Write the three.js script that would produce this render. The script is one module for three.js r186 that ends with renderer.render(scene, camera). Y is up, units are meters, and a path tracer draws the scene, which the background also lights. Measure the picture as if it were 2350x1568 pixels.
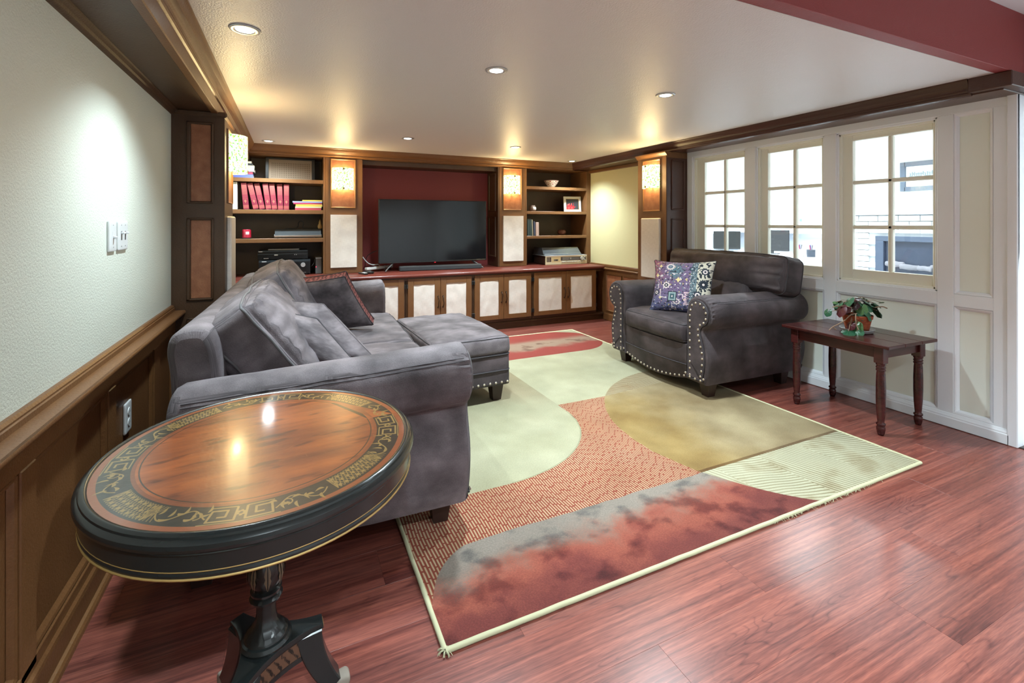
import * as THREE from 'three';
import { mergeGeometries, mergeVertices, toCreasedNormals } from 'three/addons/utils/BufferGeometryUtils.js';
import { RectAreaLightUniformsLib } from 'three/addons/lights/RectAreaLightUniformsLib.js';

// ---------------------------------------------------------------- camera, light, exposure
const scene = new THREE.Scene();
scene.background = new THREE.Color(0x000000);
const camera = new THREE.PerspectiveCamera(71.66, 2350 / 1568, 0.05, 40);
camera.position.set(0, 1.25, 0);
camera.rotation.set(0, -0.43671, 0);
camera.setViewOffset(2350, 1568, 0, 272, 2350, 1568);
camera.updateProjectionMatrix();
const renderer = new THREE.WebGLRenderer({ antialias: true });
renderer.toneMapping = THREE.LinearToneMapping;
renderer.toneMappingExposure = 1.36;
renderer.shadowMap.enabled = true;
RectAreaLightUniformsLib.init();
const SPOT = 13.0, SPOT_COLOR = new THREE.Color(0.79, 0.94, 1.0);      // recessed lamps, candela
const SCONCE = 0.75, SCONCE_COLOR = new THREE.Color(1.0, 0.74, 0.34);  // wall sconces
const HALL = 14, HALL_COLOR = new THREE.Color(0.84, 0.96, 1.0);       // lamps of the white room
const NEAR = 13.0;                                                     // recessed lamps of the higher ceiling
function area(w, h, pos, look, color, intensity) {
  const l = new THREE.RectAreaLight(color, intensity, w, h);
  l.position.set(...pos); l.lookAt(...look); scene.add(l); return l;
}

// ---------------------------------------------------------------- helpers
let seed = 7;
const rnd = () => { seed = (seed + 0x6d2b79f5) | 0; let t = Math.imul(seed ^ (seed >>> 15), 1 | seed); t = (t + Math.imul(t ^ (t >>> 7), 61 | t)) ^ t; return ((t ^ (t >>> 14)) >>> 0) / 4294967296; };
const rr = (a, b) => a + (b - a) * rnd();
const clamp = (x, a = 0, b = 1) => Math.min(b, Math.max(a, x));
const mix = (a, b, t) => a + (b - a) * t;
const smooth = (a, b, x) => { const t = clamp((x - a) / (b - a)); return t * t * (3 - 2 * t); };
const V = (x, y, z) => new THREE.Vector3(x, y, z);
const used = {};
function numbered(n) { if (!(n in used)) { used[n] = 0; return n; } used[n]++; return n + '_' + String(used[n]).padStart(3, '0'); }
function shade(o) { o.castShadow = true; o.receiveShadow = true; return o; }
function tag(o, label, category, group) { o.userData.label = label; o.userData.category = category; if (group) o.userData.group = group; return o; }
function thing(name, label, category, pos = [0, 0, 0], turn = 0, group) {
  const o = new THREE.Group(); o.name = numbered(name); scene.add(o);
  o.position.set(...pos); o.rotation.y = turn; return tag(o, label, category, group);
}
function frameOf(name, pos = [0, 0, 0]) { const o = new THREE.Group(); o.name = numbered(name); o.position.set(...pos); o.userData.kind = 'structure'; scene.add(o); return o; }
function M(g) { return Array.isArray(g) ? merged(g) : plain(g); }
function plain(g) { const a = g.index ? g.toNonIndexed() : g; for (const k of Object.keys(a.attributes)) if (!['position', 'normal', 'uv'].includes(k)) a.deleteAttribute(k); if (!a.attributes.normal) a.computeVertexNormals(); if (!a.attributes.uv) uvm(a); return a; }
function merged(list) { return mergeGeometries(list.map(plain), false); }
function part(parent, name, g, mat, label) { const m = shade(new THREE.Mesh(M(g), mat)); m.name = name; parent.add(m); if (label) m.userData.label = label; return m; }
function solo(name, g, mat, label, category, group) { const m = shade(new THREE.Mesh(M(g), mat)); m.name = numbered(name); scene.add(m); return tag(m, label, category, group); }
function struct(name, g, mat) { const m = shade(new THREE.Mesh(M(g), mat)); m.name = numbered(name); m.userData.kind = 'structure'; scene.add(m); return m; }
function dup(root, pos, turn, label, group) { const r = root.clone(); r.name = numbered(root.name.replace(/_\d{3}$/, '')); scene.add(r); r.userData = { ...root.userData }; r.position.set(...pos); if (turn !== undefined) r.rotation.y = turn; if (label) r.userData.label = label; if (group) r.userData.group = group; return r; }
// box-projected uv in metres
function uvm(g) {
  const p = g.attributes.position, n = g.attributes.normal, uv = new Float32Array(p.count * 2);
  for (let i = 0; i < p.count; i++) {
    const ax = Math.abs(n.getX(i)), ay = Math.abs(n.getY(i)), az = Math.abs(n.getZ(i)), x = p.getX(i), y = p.getY(i), z = p.getZ(i);
    if (ay >= ax && ay >= az) { uv[2 * i] = x; uv[2 * i + 1] = z; } else if (ax >= az) { uv[2 * i] = z; uv[2 * i + 1] = y; } else { uv[2 * i] = x; uv[2 * i + 1] = y; }
  }
  g.setAttribute('uv', new THREE.BufferAttribute(uv, 2)); return g;
}
function raw(pos) { const g = new THREE.BufferGeometry(); g.setAttribute('position', new THREE.BufferAttribute(new Float32Array(pos), 3)); g.computeVertexNormals(); return uvm(g); }
// chamfered box between two corners
function bx(x0, x1, y0, y1, z0, z1, b = 0.002) {
  if (x0 > x1) [x0, x1] = [x1, x0]; if (y0 > y1) [y0, y1] = [y1, y0]; if (z0 > z1) [z0, z1] = [z1, z0];
  b = Math.min(b, (x1 - x0) * 0.45, (y1 - y0) * 0.45, (z1 - z0) * 0.45);
  const L = [[x0, x1], [y0, y1], [z0, z1]], out = [];
  const pt = (s, f) => [0, 1, 2].map((k) => L[k][s[k] > 0 ? 1 : 0] - (k === f ? 0 : s[k] * b));
  const quad = (a, c, d, e, n) => { const u = [c[0] - a[0], c[1] - a[1], c[2] - a[2]], v = [d[0] - a[0], d[1] - a[1], d[2] - a[2]]; const cr = [u[1] * v[2] - u[2] * v[1], u[2] * v[0] - u[0] * v[2], u[0] * v[1] - u[1] * v[0]]; if (cr[0] * n[0] + cr[1] * n[1] + cr[2] * n[2] < 0) out.push(...a, ...d, ...c, ...a, ...e, ...d); else out.push(...a, ...c, ...d, ...a, ...d, ...e); };
  for (let f = 0; f < 3; f++) for (const s of [-1, 1]) {
    const [i, j] = [(f + 1) % 3, (f + 2) % 3], c = (si, sj) => { const q = [0, 0, 0]; q[f] = s; q[i] = si; q[j] = sj; return pt(q, f); }, n = [0, 0, 0]; n[f] = s;
    quad(c(-1, -1), c(1, -1), c(1, 1), c(-1, 1), n);
  }
  for (let e = 0; e < 3; e++) { const [i, j] = [(e + 1) % 3, (e + 2) % 3]; for (const si of [-1, 1]) for (const sj of [-1, 1]) { const c = (se, f) => { const q = [0, 0, 0]; q[e] = se; q[i] = si; q[j] = sj; return pt(q, f); }, n = [0, 0, 0]; n[i] = si; n[j] = sj; quad(c(-1, i), c(1, i), c(1, j), c(-1, j), n); } }
  for (const sx of [-1, 1]) for (const sy of [-1, 1]) for (const sz of [-1, 1]) { const a = pt([sx, sy, sz], 0), c = pt([sx, sy, sz], 1), d = pt([sx, sy, sz], 2); if (sx * sy * sz > 0) out.push(...a, ...c, ...d); else out.push(...a, ...d, ...c); }
  return raw(out);
}
const cyl = (r0, r1, h, x, y, z, n = 24) => { const g = new THREE.CylinderGeometry(r1, r0, h, n); g.translate(x, y + h / 2, z); return g; };
const lathe = (pts, n = 40) => { const g = new THREE.LatheGeometry(pts.map((p) => new THREE.Vector2(p[0], p[1])), n); return g; };
const tube = (pts, r, n = 40, k = 8, closed = false) => new THREE.TubeGeometry(new THREE.CatmullRomCurve3(pts.map((p) => (p.isVector3 ? p : V(...p))), closed, 'centripetal'), n, r, k, closed);
function moved(g, x, y, z, ry = 0, rx = 0, rz = 0) { g = g.clone(); if (rx) g.rotateX(rx); if (rz) g.rotateZ(rz); if (ry) g.rotateY(ry); return g.translate(x, y, z); }
// closed profile [[a, b] ...] swept along one axis; place(t, a, b) gives the point. Smooth along the profile where creases are under the angle.
function sweep(profile, stations, place, crease = 0.7, caps = true) {
  const P = [], n = profile.length, inset = (d) => {
    if (!d) return profile;
    return profile.map((p, i) => { const q = profile[(i + n - 1) % n], r = profile[(i + 1) % n]; let dx = r[0] - q[0], dy = r[1] - q[1]; const l = Math.hypot(dx, dy) || 1; return [p[0] - (dy / l) * d * area2, p[1] + (dx / l) * d * area2]; });
  };
  let A = 0; for (let i = 0; i < n; i++) { const p = profile[i], q = profile[(i + 1) % n]; A += p[0] * q[1] - q[0] * p[1]; }
  const area2 = A > 0 ? 1 : -1;
  const rings = stations.map(([t, d]) => inset(d || 0).map((p) => place(t, p[0], p[1])));
  for (let k = 0; k + 1 < rings.length; k++) for (let i = 0; i < n; i++) { const j = (i + 1) % n, a = rings[k][i], b = rings[k][j], c = rings[k + 1][j], d = rings[k + 1][i]; P.push(...a, ...b, ...c, ...a, ...c, ...d); }
  if (caps) {
    const tri = (st, flip) => { const pr = inset(st[1] || 0); for (const f of THREE.ShapeUtils.triangulateShape(pr.map((p) => new THREE.Vector2(p[0], p[1])), [])) { const [a, b, c] = f.map((i) => place(st[0], pr[i][0], pr[i][1])); P.push(...(flip ? [...a, ...c, ...b] : [...a, ...b, ...c])); } };
    tri(stations[0], true); tri(stations[stations.length - 1], false);
  }
  let g = new THREE.BufferGeometry(); g.setAttribute('position', new THREE.BufferAttribute(new Float32Array(P), 3));
  // orient outwards by signed volume
  let vol = 0; for (let i = 0; i < P.length; i += 9) vol += P[i] * (P[i + 4] * P[i + 8] - P[i + 5] * P[i + 7]) - P[i + 1] * (P[i + 3] * P[i + 8] - P[i + 5] * P[i + 6]) + P[i + 2] * (P[i + 3] * P[i + 7] - P[i + 4] * P[i + 6]);
  if (vol < 0) { const a = g.attributes.position.array; for (let i = 0; i < a.length; i += 9) for (let k = 0; k < 3; k++) { const t = a[i + 3 + k]; a[i + 3 + k] = a[i + 6 + k]; a[i + 6 + k] = t; } }
  g = toCreasedNormals(g, crease); return uvm(g);
}
// spline through 2-D control points; closed or open
function spline2(pts, n, closed = true) { return new THREE.CatmullRomCurve3(pts.map((p) => V(p[0], p[1], 0)), closed, 'centripetal').getPoints(n).slice(0, closed ? n : n + 1).map((p) => [p.x, p.y]); }

// gradient noise, period wraps when given
const PERM = new Uint8Array(512); { const a = [...Array(256).keys()]; for (let i = 255; i > 0; i--) { const j = Math.floor(rnd() * (i + 1)); [a[i], a[j]] = [a[j], a[i]]; } for (let i = 0; i < 512; i++) PERM[i] = a[i & 255]; }
const GX = [1, -1, 1, -1, 1.4, -1.4, 0, 0], GY = [1, 1, -1, -1, 0, 0, 1.4, -1.4];
function noise(x, y, px = 256, py = 256) {
  const xi = Math.floor(x), yi = Math.floor(y), fx = x - xi, fy = y - yi;
  const u = fx * fx * fx * (fx * (fx * 6 - 15) + 10), v = fy * fy * fy * (fy * (fy * 6 - 15) + 10);
  const X0 = ((xi % px) + px) % px, X1 = (X0 + 1) % px, Y0 = ((yi % py) + py) % py, Y1 = (Y0 + 1) % py;
  const g = (X, Y, dx, dy) => { const h = PERM[PERM[X & 255] + (Y & 255)] & 7; return GX[h] * dx + GY[h] * dy; };
  const a = g(X0, Y0, fx, fy), b = g(X1, Y0, fx - 1, fy), c = g(X0, Y1, fx, fy - 1), d = g(X1, Y1, fx - 1, fy - 1);
  return (a + u * (b - a)) + v * ((c + u * (d - c)) - (a + u * (b - a)));
}
function fbm(x, y, oct = 4, px = 256, py = 256) { let s = 0, a = 0.5; for (let i = 0; i < oct; i++) { s += a * noise(x, y, px, py); x *= 2; y *= 2; px *= 2; py *= 2; a *= 0.5; } return s; }
const hash2 = (i, j) => PERM[PERM[i & 255] + (j & 255)] / 255;
function tex(w, h, f, srgb = true) {
  const d = new Uint8Array(w * h * 4), c = [0, 0, 0];
  for (let y = 0; y < h; y++) for (let x = 0; x < w; x++) { f((x + 0.5) / w, (y + 0.5) / h, c); const o = (y * w + x) * 4; d[o] = clamp(c[0], 0, 255); d[o + 1] = clamp(c[1], 0, 255); d[o + 2] = clamp(c[2], 0, 255); d[o + 3] = 255; }
  const t = new THREE.DataTexture(d, w, h); t.magFilter = THREE.LinearFilter; t.minFilter = THREE.LinearMipmapLinearFilter; t.generateMipmaps = true; t.wrapS = t.wrapT = THREE.RepeatWrapping; t.needsUpdate = true; if (srgb) t.colorSpace = THREE.SRGBColorSpace; return t;
}
function canvas(w, h, draw, srgb = true) { const c = document.createElement('canvas'); c.width = w; c.height = h; draw(c.getContext('2d'), w, h); const t = new THREE.CanvasTexture(c); t.wrapS = t.wrapT = THREE.RepeatWrapping; if (srgb) t.colorSpace = THREE.SRGBColorSpace; return t; }
const rep = (t, mx, my = mx) => { const c = t.clone(); c.repeat.set(1 / mx, 1 / my); c.needsUpdate = true; return c; };   // one repeat = mx metres
const std = (color, rough, o = {}) => new THREE.MeshStandardMaterial({ color, roughness: rough, ...o });
const lin = (r, g, b) => new THREE.Color().setRGB(r, g, b);
// ---------------------------------------------------------------- textures
const cherryT = tex(2048, 1024, (u, v, c) => {            // 2.4 m x 1.2 m of cherry grain along u
  const x = u * 2.4, y = v * 1.2;
  const w = fbm(x / 2.4 * 5, y / 1.2 * 7, 3, 5, 7);
  const hgt = fbm(x / 2.4 * 2 + 0.25 * w, y / 1.2 * 9, 3, 2, 9) * 11 + w * 0.8;
  const f = hgt - Math.floor(hgt), on = smooth(0.02, 0.3, fbm(x / 2.4 * 4 + 5, y / 1.2 * 9 + 2, 2, 4, 9)), line = Math.pow(1 - Math.abs(f * 2 - 1), 7) * (0.25 + 0.75 * on);
  const fine = noise(x / 2.4 * 36, y / 1.2 * 500, 36, 500) * 0.6 + noise(x / 2.4 * 80, y / 1.2 * 900, 80, 900) * 0.5;
  const streak = fbm(x / 2.4 * 4, y / 1.2 * 120, 3, 4, 120), band = fbm(x / 2.4 * 3 + 2, y / 1.2 * 26, 3, 3, 26);
  const t = clamp(0.60 + 0.62 * streak + 0.42 * band + 0.34 * fine + 0.16 * w - 0.42 * line);
  const k = clamp(0.5 + 0.9 * fbm(x / 2.4 * 4 + 7, y / 1.2 * 10, 2, 4, 10));
  c[0] = mix(96, 182, t) - 8 * k; c[1] = mix(44, 104, t) + 4 * k; c[2] = mix(38, 84, t) + 8 * k;
});
const suedeT = tex(1024, 1024, (u, v, c) => {             // brushed suede, 1 m
  const b = fbm(u * 5, v * 5, 5, 5, 5), s = fbm(u * 9 + 3, v * 22, 3, 9, 22), f = noise(u * 190, v * 190, 190, 190);
  const t = clamp(0.5 + 0.8 * b + 0.25 * s + 0.10 * f);
  c[0] = mix(70, 146, t); c[1] = mix(64, 138, t); c[2] = mix(66, 140, t);
});
const grainB = tex(512, 512, (u, v, c) => { const q = 0.5 + 0.32 * noise(u * 60, v * 60, 60, 60) + 0.22 * noise(u * 128, v * 128, 128, 128) + 0.4 * fbm(u * 8, v * 8, 3, 8, 8); c[0] = c[1] = c[2] = 255 * clamp(q); }, false);
const plasterB = tex(512, 512, (u, v, c) => { const q = 0.5 + 0.4 * noise(u * 40, v * 40, 40, 40) + 0.3 * noise(u * 90, v * 90, 90, 90) + 0.2 * noise(u * 7, v * 7, 7, 7); c[0] = c[1] = c[2] = 255 * clamp(q); }, false);
const brushT = tex(512, 512, (u, v, c) => { const q = 0.5 + 0.35 * fbm(u * 8, v * 8, 4, 8, 8) + 0.2 * noise(u * 128, v * 128, 128, 128); c[0] = mix(205, 255, q); c[1] = mix(200, 255, q); c[2] = mix(195, 255, q); });
const linenT = tex(512, 512, (u, v, c) => { const a = 0.5 + 0.5 * Math.sin(u * 128 * 6.283) * (0.7 + 0.6 * noise(u * 64, v * 8, 64, 8)), b = 0.5 + 0.5 * Math.sin(v * 128 * 6.283) * (0.7 + 0.6 * noise(u * 8, v * 64, 8, 64)); const s = 0.45 * noise(u * 6, v * 90, 6, 90) + 0.45 * noise(u * 90, v * 6, 90, 6) + 0.2 * fbm(u * 5, v * 5, 3, 5, 5); const q = clamp(0.55 + 0.22 * (a * b - 0.25) + 0.38 * s); c[0] = mix(200, 246, q); c[1] = mix(192, 240, q); c[2] = mix(184, 232, q); });
const burlT = tex(512, 512, (u, v, c) => { const q = clamp(0.5 + 0.5 * fbm(u * 10, v * 10, 4, 10, 10) + 0.3 * noise(u * 150, v * 150, 150, 150)); c[0] = mix(120, 172, q); c[1] = mix(72, 116, q); c[2] = mix(48, 82, q); });
const darkWoodT = tex(1024, 512, (u, v, c) => { const s = fbm(u * 4, v * 40, 4, 4, 40), w = fbm(u * 5, v * 5, 3, 5, 5), f = noise(u * 30, v * 250, 30, 250); const t = clamp(0.45 + 0.5 * s + 0.6 * w + 0.15 * f); c[0] = mix(58, 112, t); c[1] = mix(24, 52, t); c[2] = mix(22, 48, t); });
const clayT = tex(256, 256, (u, v, c) => { const q = clamp(0.5 + 0.6 * fbm(u * 5, v * 9, 4, 5, 9) + 0.3 * noise(u * 60, v * 60, 60, 60)); c[0] = mix(120, 190, q); c[1] = mix(52, 98, q); c[2] = mix(26, 58, q); });
const tileT = tex(256, 256, (u, v, c) => { const q = clamp(0.5 + 0.5 * fbm(u * 4, v * 4, 4, 4, 4)); c[0] = c[1] = mix(205, 228, q); c[2] = mix(206, 232, q); });

// rug: u runs over the 2.53 m width, v over the 3.36 m length from the front edge back
const RW = 2.55, RL = 3.36;
const rugT = tex(1536, 2040, (u, v, c) => {
  const x = u * RW, y = v * RL;                       // x 0 left .. 2.53 right, y 0 front .. 3.36 back
  const wob = 0.006 * noise(x * 9, y * 9);
  const ell = (cx, cy, a, b, p = 2) => Math.pow(Math.abs((x + wob - cx) / a), p) + Math.pow(Math.abs((y + wob - cy) / b), p);
  const cloud = fbm(x * 2.2, y * 2.2, 5), fine = noise(x * 160, y * 160) * 0.6 + noise(x * 330, y * 330) * 0.4, cl2 = fbm(x * 5 + 9, y * 5 + 4, 4);
  let r, g, b;
  const dq = x - 1.446;
  const inRed = y < 0.405 + wob && (x > 0.30 || ell(0.31, 0.03, 0.31, 0.385, 2.3) < 1) && (dq < 0 || (dq < 0.31 && y < 0.405 - 2.07 * dq + 2.4 * dq * dq));
  const inTanStripe = x > 1.44 && y < 0.405 && !inRed;
  const inBack = y > 2.55 && (x < 2.16 || ell(2.16, 2.95, 0.42, 0.40, 2.2) < 1);
  const inCream = y < 2.55 && x < 1.24 && (y > 1.35 || ell(0.55, 1.35, 0.69, 0.635, 2) < 1 || (x < 0.55 && y > 0.715));
  const inTan = y > 0.40 && y < 1.80 && (x > 2.37 || ell(2.37, 0.78, 1.0, 1.01, 2) < 1);
  if (inRed) {
    const t = clamp((0.405 - y) / 0.36 + 0.20 * cloud + 0.20 * cl2 + 0.16 * fbm(x * 13, y * 13, 3) + (x > 1.3 ? (x - 1.3) * 0.9 : 0)), k = smooth(0.10, 0.80, t), dp = smooth(0.55, 1.15, t + 0.3 * cl2), ds = clamp(0.5 + 0.5 * fine + 0.2 * cl2);
    const kk = smooth(0.0, 1.0, clamp(k + (ds - 0.5) * 0.7 * (1 - Math.abs(2 * k - 1))));
    r = mix(148, mix(160, 110, dp), kk); g = mix(136, mix(80, 42, dp), kk); b = mix(124, mix(60, 36, dp), kk);
    const dk = smooth(0.0, 0.45, fbm(x * 7 + 4, y * 9, 4) + 0.2 * cloud); r -= 44 * dk; g -= 38 * dk; b -= 32 * dk;
    r += 16 * fine; g += 14 * fine; b += 12 * fine;
  } else if (inBack) {
    const t = clamp(0.5 + 1.5 * Math.abs((y - 2.95 - 0.1 * cloud) / 0.4) - 0.5 + 0.6 * cloud), k = smooth(0.15, 0.75, t);
    r = mix(160, 152, k); g = mix(132, 56, k); b = mix(110, 44, k); const dk = smooth(0.1, 0.4, cl2) * (1 - k); r -= 40 * dk; g -= 44 * dk; b -= 40 * dk; r += 10 * fine; g += 8 * fine; b += 8 * fine;
  } else if (inTanStripe || (inTan && y > 1.46 + 0.10 * (x - 1.65))) {
    const bl = Math.floor(x / 0.32 + 0.35 * noise(x * 1.3, y * 1.3)), bm = Math.floor(y / 0.16 + 0.35 * noise(y * 1.7, x * 1.1)), o = hash2(bl + 5, bm + 3) > 0.5;
    const s = Math.sin((o ? y + 0.25 * x : x * 0.9 + 0.35 * y) * 6.283 / 0.021 + 2.2 * noise(x * 7, y * 7)) , q = smooth(0.2, 0.95, s) * (0.45 + 0.6 * clamp(0.5 + cloud * 1.5));
    const tn = smooth(0.0, 0.5, cl2);
    if (inTanStripe) { r = mix(196, 130, q) - 26 * tn; g = mix(192, 118, q) - 32 * tn; b = mix(162, 82, q) - 34 * tn; }
    else { r = mix(176, 122, q) - 12 * tn; g = mix(162, 92, q) - 18 * tn; b = mix(128, 58, q) - 20 * tn; }
  } else if (inTan) {
    const lft = smooth(2.1, 1.4, x + 0.5 * cloud);
    const t = clamp(0.5 + 1.0 * cloud + 0.35 * cl2);
    r = mix(136, 176, t); g = mix(114, 158, t) - 8 * lft; b = mix(78, 120, t) - 26 * lft;
    r += 7 * fine; g += 6 * fine; b += 5 * fine;
    if (y < 0.425) { r -= 40; g -= 44; b -= 40; }
  } else if (inCream) {
    const t = clamp(0.62 + 0.7 * cloud + 0.2 * cl2), far = smooth(1.25, 2.1, y + 0.6 * cloud);
    r = mix(160, 186, t) - 22 * far; g = mix(156, 182, t) - 32 * far; b = mix(122, 152, t) - 34 * far; r += 6 * fine; g += 6 * fine; b += 5 * fine;
    if (y < 1.35 && x > 0.55 && ell(0.55, 1.35, 0.69, 0.635, 2) > 0.975) { r -= 22; g -= 20; b -= 20; }
  } else if (y > 1.46) {
    const t = clamp(0.6 + 0.6 * cloud + 0.2 * cl2);
    r = mix(168, 190, t); g = mix(164, 186, t); b = mix(130, 154, t); r += 6 * fine; g += 6 * fine; b += 5 * fine;
  } else {                                            // small broken bricks, rust joints on cream
    const col = Math.floor(x / 0.0125 + 0.9 * noise(x * 3, y * 3)), fx = x / 0.0125 + 0.9 * noise(x * 3, y * 3) - col, L = 0.058, yy = y / L + hash2(col, 17) * 5 + 0.25 * noise(x * 12, y * 12), row = Math.floor(yy), fy = (yy - row) * L;
    const joint = Math.max(smooth(0.34, 0.20, Math.min(fx, 1 - fx)), smooth(0.0045, 0.002, Math.min(fy, L - fy)));
    const t = clamp(0.55 + 0.9 * cloud);
    r = mix(mix(190, 212, t), 140, joint); g = mix(mix(160, 190, t), 56, joint); b = mix(mix(118, 154, t), 34, joint);
  }
  const mt = 0.84 + 0.05 * fine + 0.06 * cl2; c[0] = r * mt; c[1] = g * mt; c[2] = b * mt;
});
rugT.wrapS = rugT.wrapT = THREE.ClampToEdgeWrapping;
const pileB = tex(512, 512, (u, v, c) => { const q = 0.5 + 0.35 * noise(u * 128, v * 128, 128, 128) + 0.25 * noise(u * 240, v * 240, 240, 240); c[0] = c[1] = c[2] = 255 * clamp(q); }, false);

// lacquered table top (unit square, ellipse touches the edge)
const tableT = canvas(1400, 1400, (g, W) => {
  const img = g.createImageData(W, W), d = img.data;
  for (let y = 0; y < W; y++) for (let x = 0; x < W; x++) {
    const u = x / W * 0.78, v = y / W * 0.78, s = fbm(u * 3 + 3, v * 40, 3), w = fbm(u * 4, v * 9, 4), sp = smooth(0.12, 0.42, fbm(u * 9 + 11, v * 30 + 5, 3)), o = (y * W + x) * 4;
    const t = clamp(0.56 + 0.35 * s + 0.75 * w);
    d[o] = mix(92, 178, t) - 46 * sp; d[o + 1] = mix(38, 92, t) - 30 * sp; d[o + 2] = mix(18, 36, t) - 14 * sp; d[o + 3] = 255;
  }
  g.putImageData(img, 0, 0);
  const C = W / 2, ring = (r0, r1, col) => { g.beginPath(); g.arc(C, C, r1 * C, 0, 7); g.arc(C, C, r0 * C, 0, 7, true); g.closePath(); g.fillStyle = col; g.fill('evenodd'); };
  ring(0.935, 1.01, '#10110f'); ring(0.895, 0.935, '#8a4520'); ring(0.74, 0.895, '#15140f'); ring(0.695, 0.702, '#241208'); ring(0.718, 0.74, '#7a3a18');
  const gold = '#8f7440'; g.strokeStyle = gold; g.fillStyle = gold;
  const at = (r, a) => { const q = (r - 0.012) * C; return [C + q * Math.cos(a), C + q * Math.sin(a)]; };
  const path = (pts, w) => { g.lineWidth = w; g.lineJoin = 'round'; g.beginPath(); pts.forEach(([r, a], i) => (i ? g.lineTo(...at(r, a)) : g.moveTo(...at(r, a)))); g.stroke(); };
  const leaf = (r, a, l, ang, w) => { const n = 10, up = [], dn = []; for (let i = 0; i <= n; i++) { const t = i / n, q = Math.sin(t * Math.PI) * w, cr = r + l * t * Math.cos(ang + t * 0.9), ca = a + l * t * Math.sin(ang + t * 0.9); up.push([cr + q * Math.sin(ang), ca - q * Math.cos(ang)]); dn.unshift([cr - q * Math.sin(ang), ca + q * Math.cos(ang)]); } g.beginPath(); [...up, ...dn].forEach(([R, A], i) => (i ? g.lineTo(...at(R, A)) : g.moveTo(...at(R, A)))); g.fill(); };
  for (let q = 0; q < 4; q++) {
    const a0 = q * Math.PI / 2 + 0.35;
    g.strokeStyle = gold;                              // trellis
    g.save(); for (let k = -3; k < 20; k++) { const s0 = a0 + k * 0.026; path([[0.765, Math.max(a0, s0)], [0.89, Math.max(a0, Math.min(a0 + 0.42, s0 + 0.075))]], 3.5); path([[0.89, Math.max(a0, s0)], [0.765, Math.max(a0, Math.min(a0 + 0.42, s0 + 0.075))]], 3.5); } g.restore();
    for (let k = 0; k < 8; k++) for (let j = 0; j < 3; j++) { const [X, Y] = at(0.785 + j * 0.042, a0 + 0.03 + k * 0.05); g.beginPath(); g.arc(X, Y, 7, 0, 7); g.fill(); }
    for (const dir of [1, -1]) {                       // scrolling leaves on both sides of the trellis
      const b0 = dir > 0 ? a0 + 0.46 : a0 - 0.04, S = [];
      for (let i = 0; i <= 30; i++) { const t = i / 30; S.push([0.83 + 0.045 * Math.sin(t * 7), b0 + dir * t * 0.34]); } path(S, 6);
      for (let i = 0; i < 9; i++) leaf(0.83 + 0.03 * Math.sin(i * 1.4), b0 + dir * (0.02 + i * 0.038), 0.075, (i % 2 ? 0.9 : 2.4) * dir, 0.015);
      const sp = []; for (let i = 0; i <= 24; i++) { const t = i / 24 * 7; sp.push([0.825 + 0.035 * (1 - i / 28) * Math.cos(t), b0 + dir * 0.27 + 0.042 * (1 - i / 28) * Math.sin(t)]); } path(sp, 6);
    }
    const c0 = a0 + 0.42 + 0.575;                      // key fret and rosette
    for (const dir of [1, -1]) { const k = (r, a) => [r, c0 + dir * a]; path([k(0.77, 0.03), k(0.885, 0.03), k(0.885, 0.18), k(0.795, 0.18), k(0.795, 0.085), k(0.85, 0.085), k(0.85, 0.135)], 9); path([k(0.77, 0.03), k(0.77, 0.2)], 6); path([k(0.905, 0.0), k(0.905, 0.22)], 5); }
    for (let i = 0; i < 6; i++) { const [X, Y] = at(0.83 + 0.018 * Math.cos(i), c0 + 0.02 * Math.sin(i)); g.beginPath(); g.arc(X, Y, 6, 0, 7); g.fill(); }
  }
  g.globalAlpha = 0.25; g.strokeStyle = '#ffd9a0'; g.lineWidth = 1.2; for (let i = 0; i < 26; i++) { const x = rr(0.25, 0.75) * W, y = rr(0.25, 0.75) * W; g.beginPath(); g.moveTo(x, y); g.lineTo(x + rr(-40, 40), y + rr(-30, 30)); g.stroke(); } g.globalAlpha = 1;
});

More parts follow.
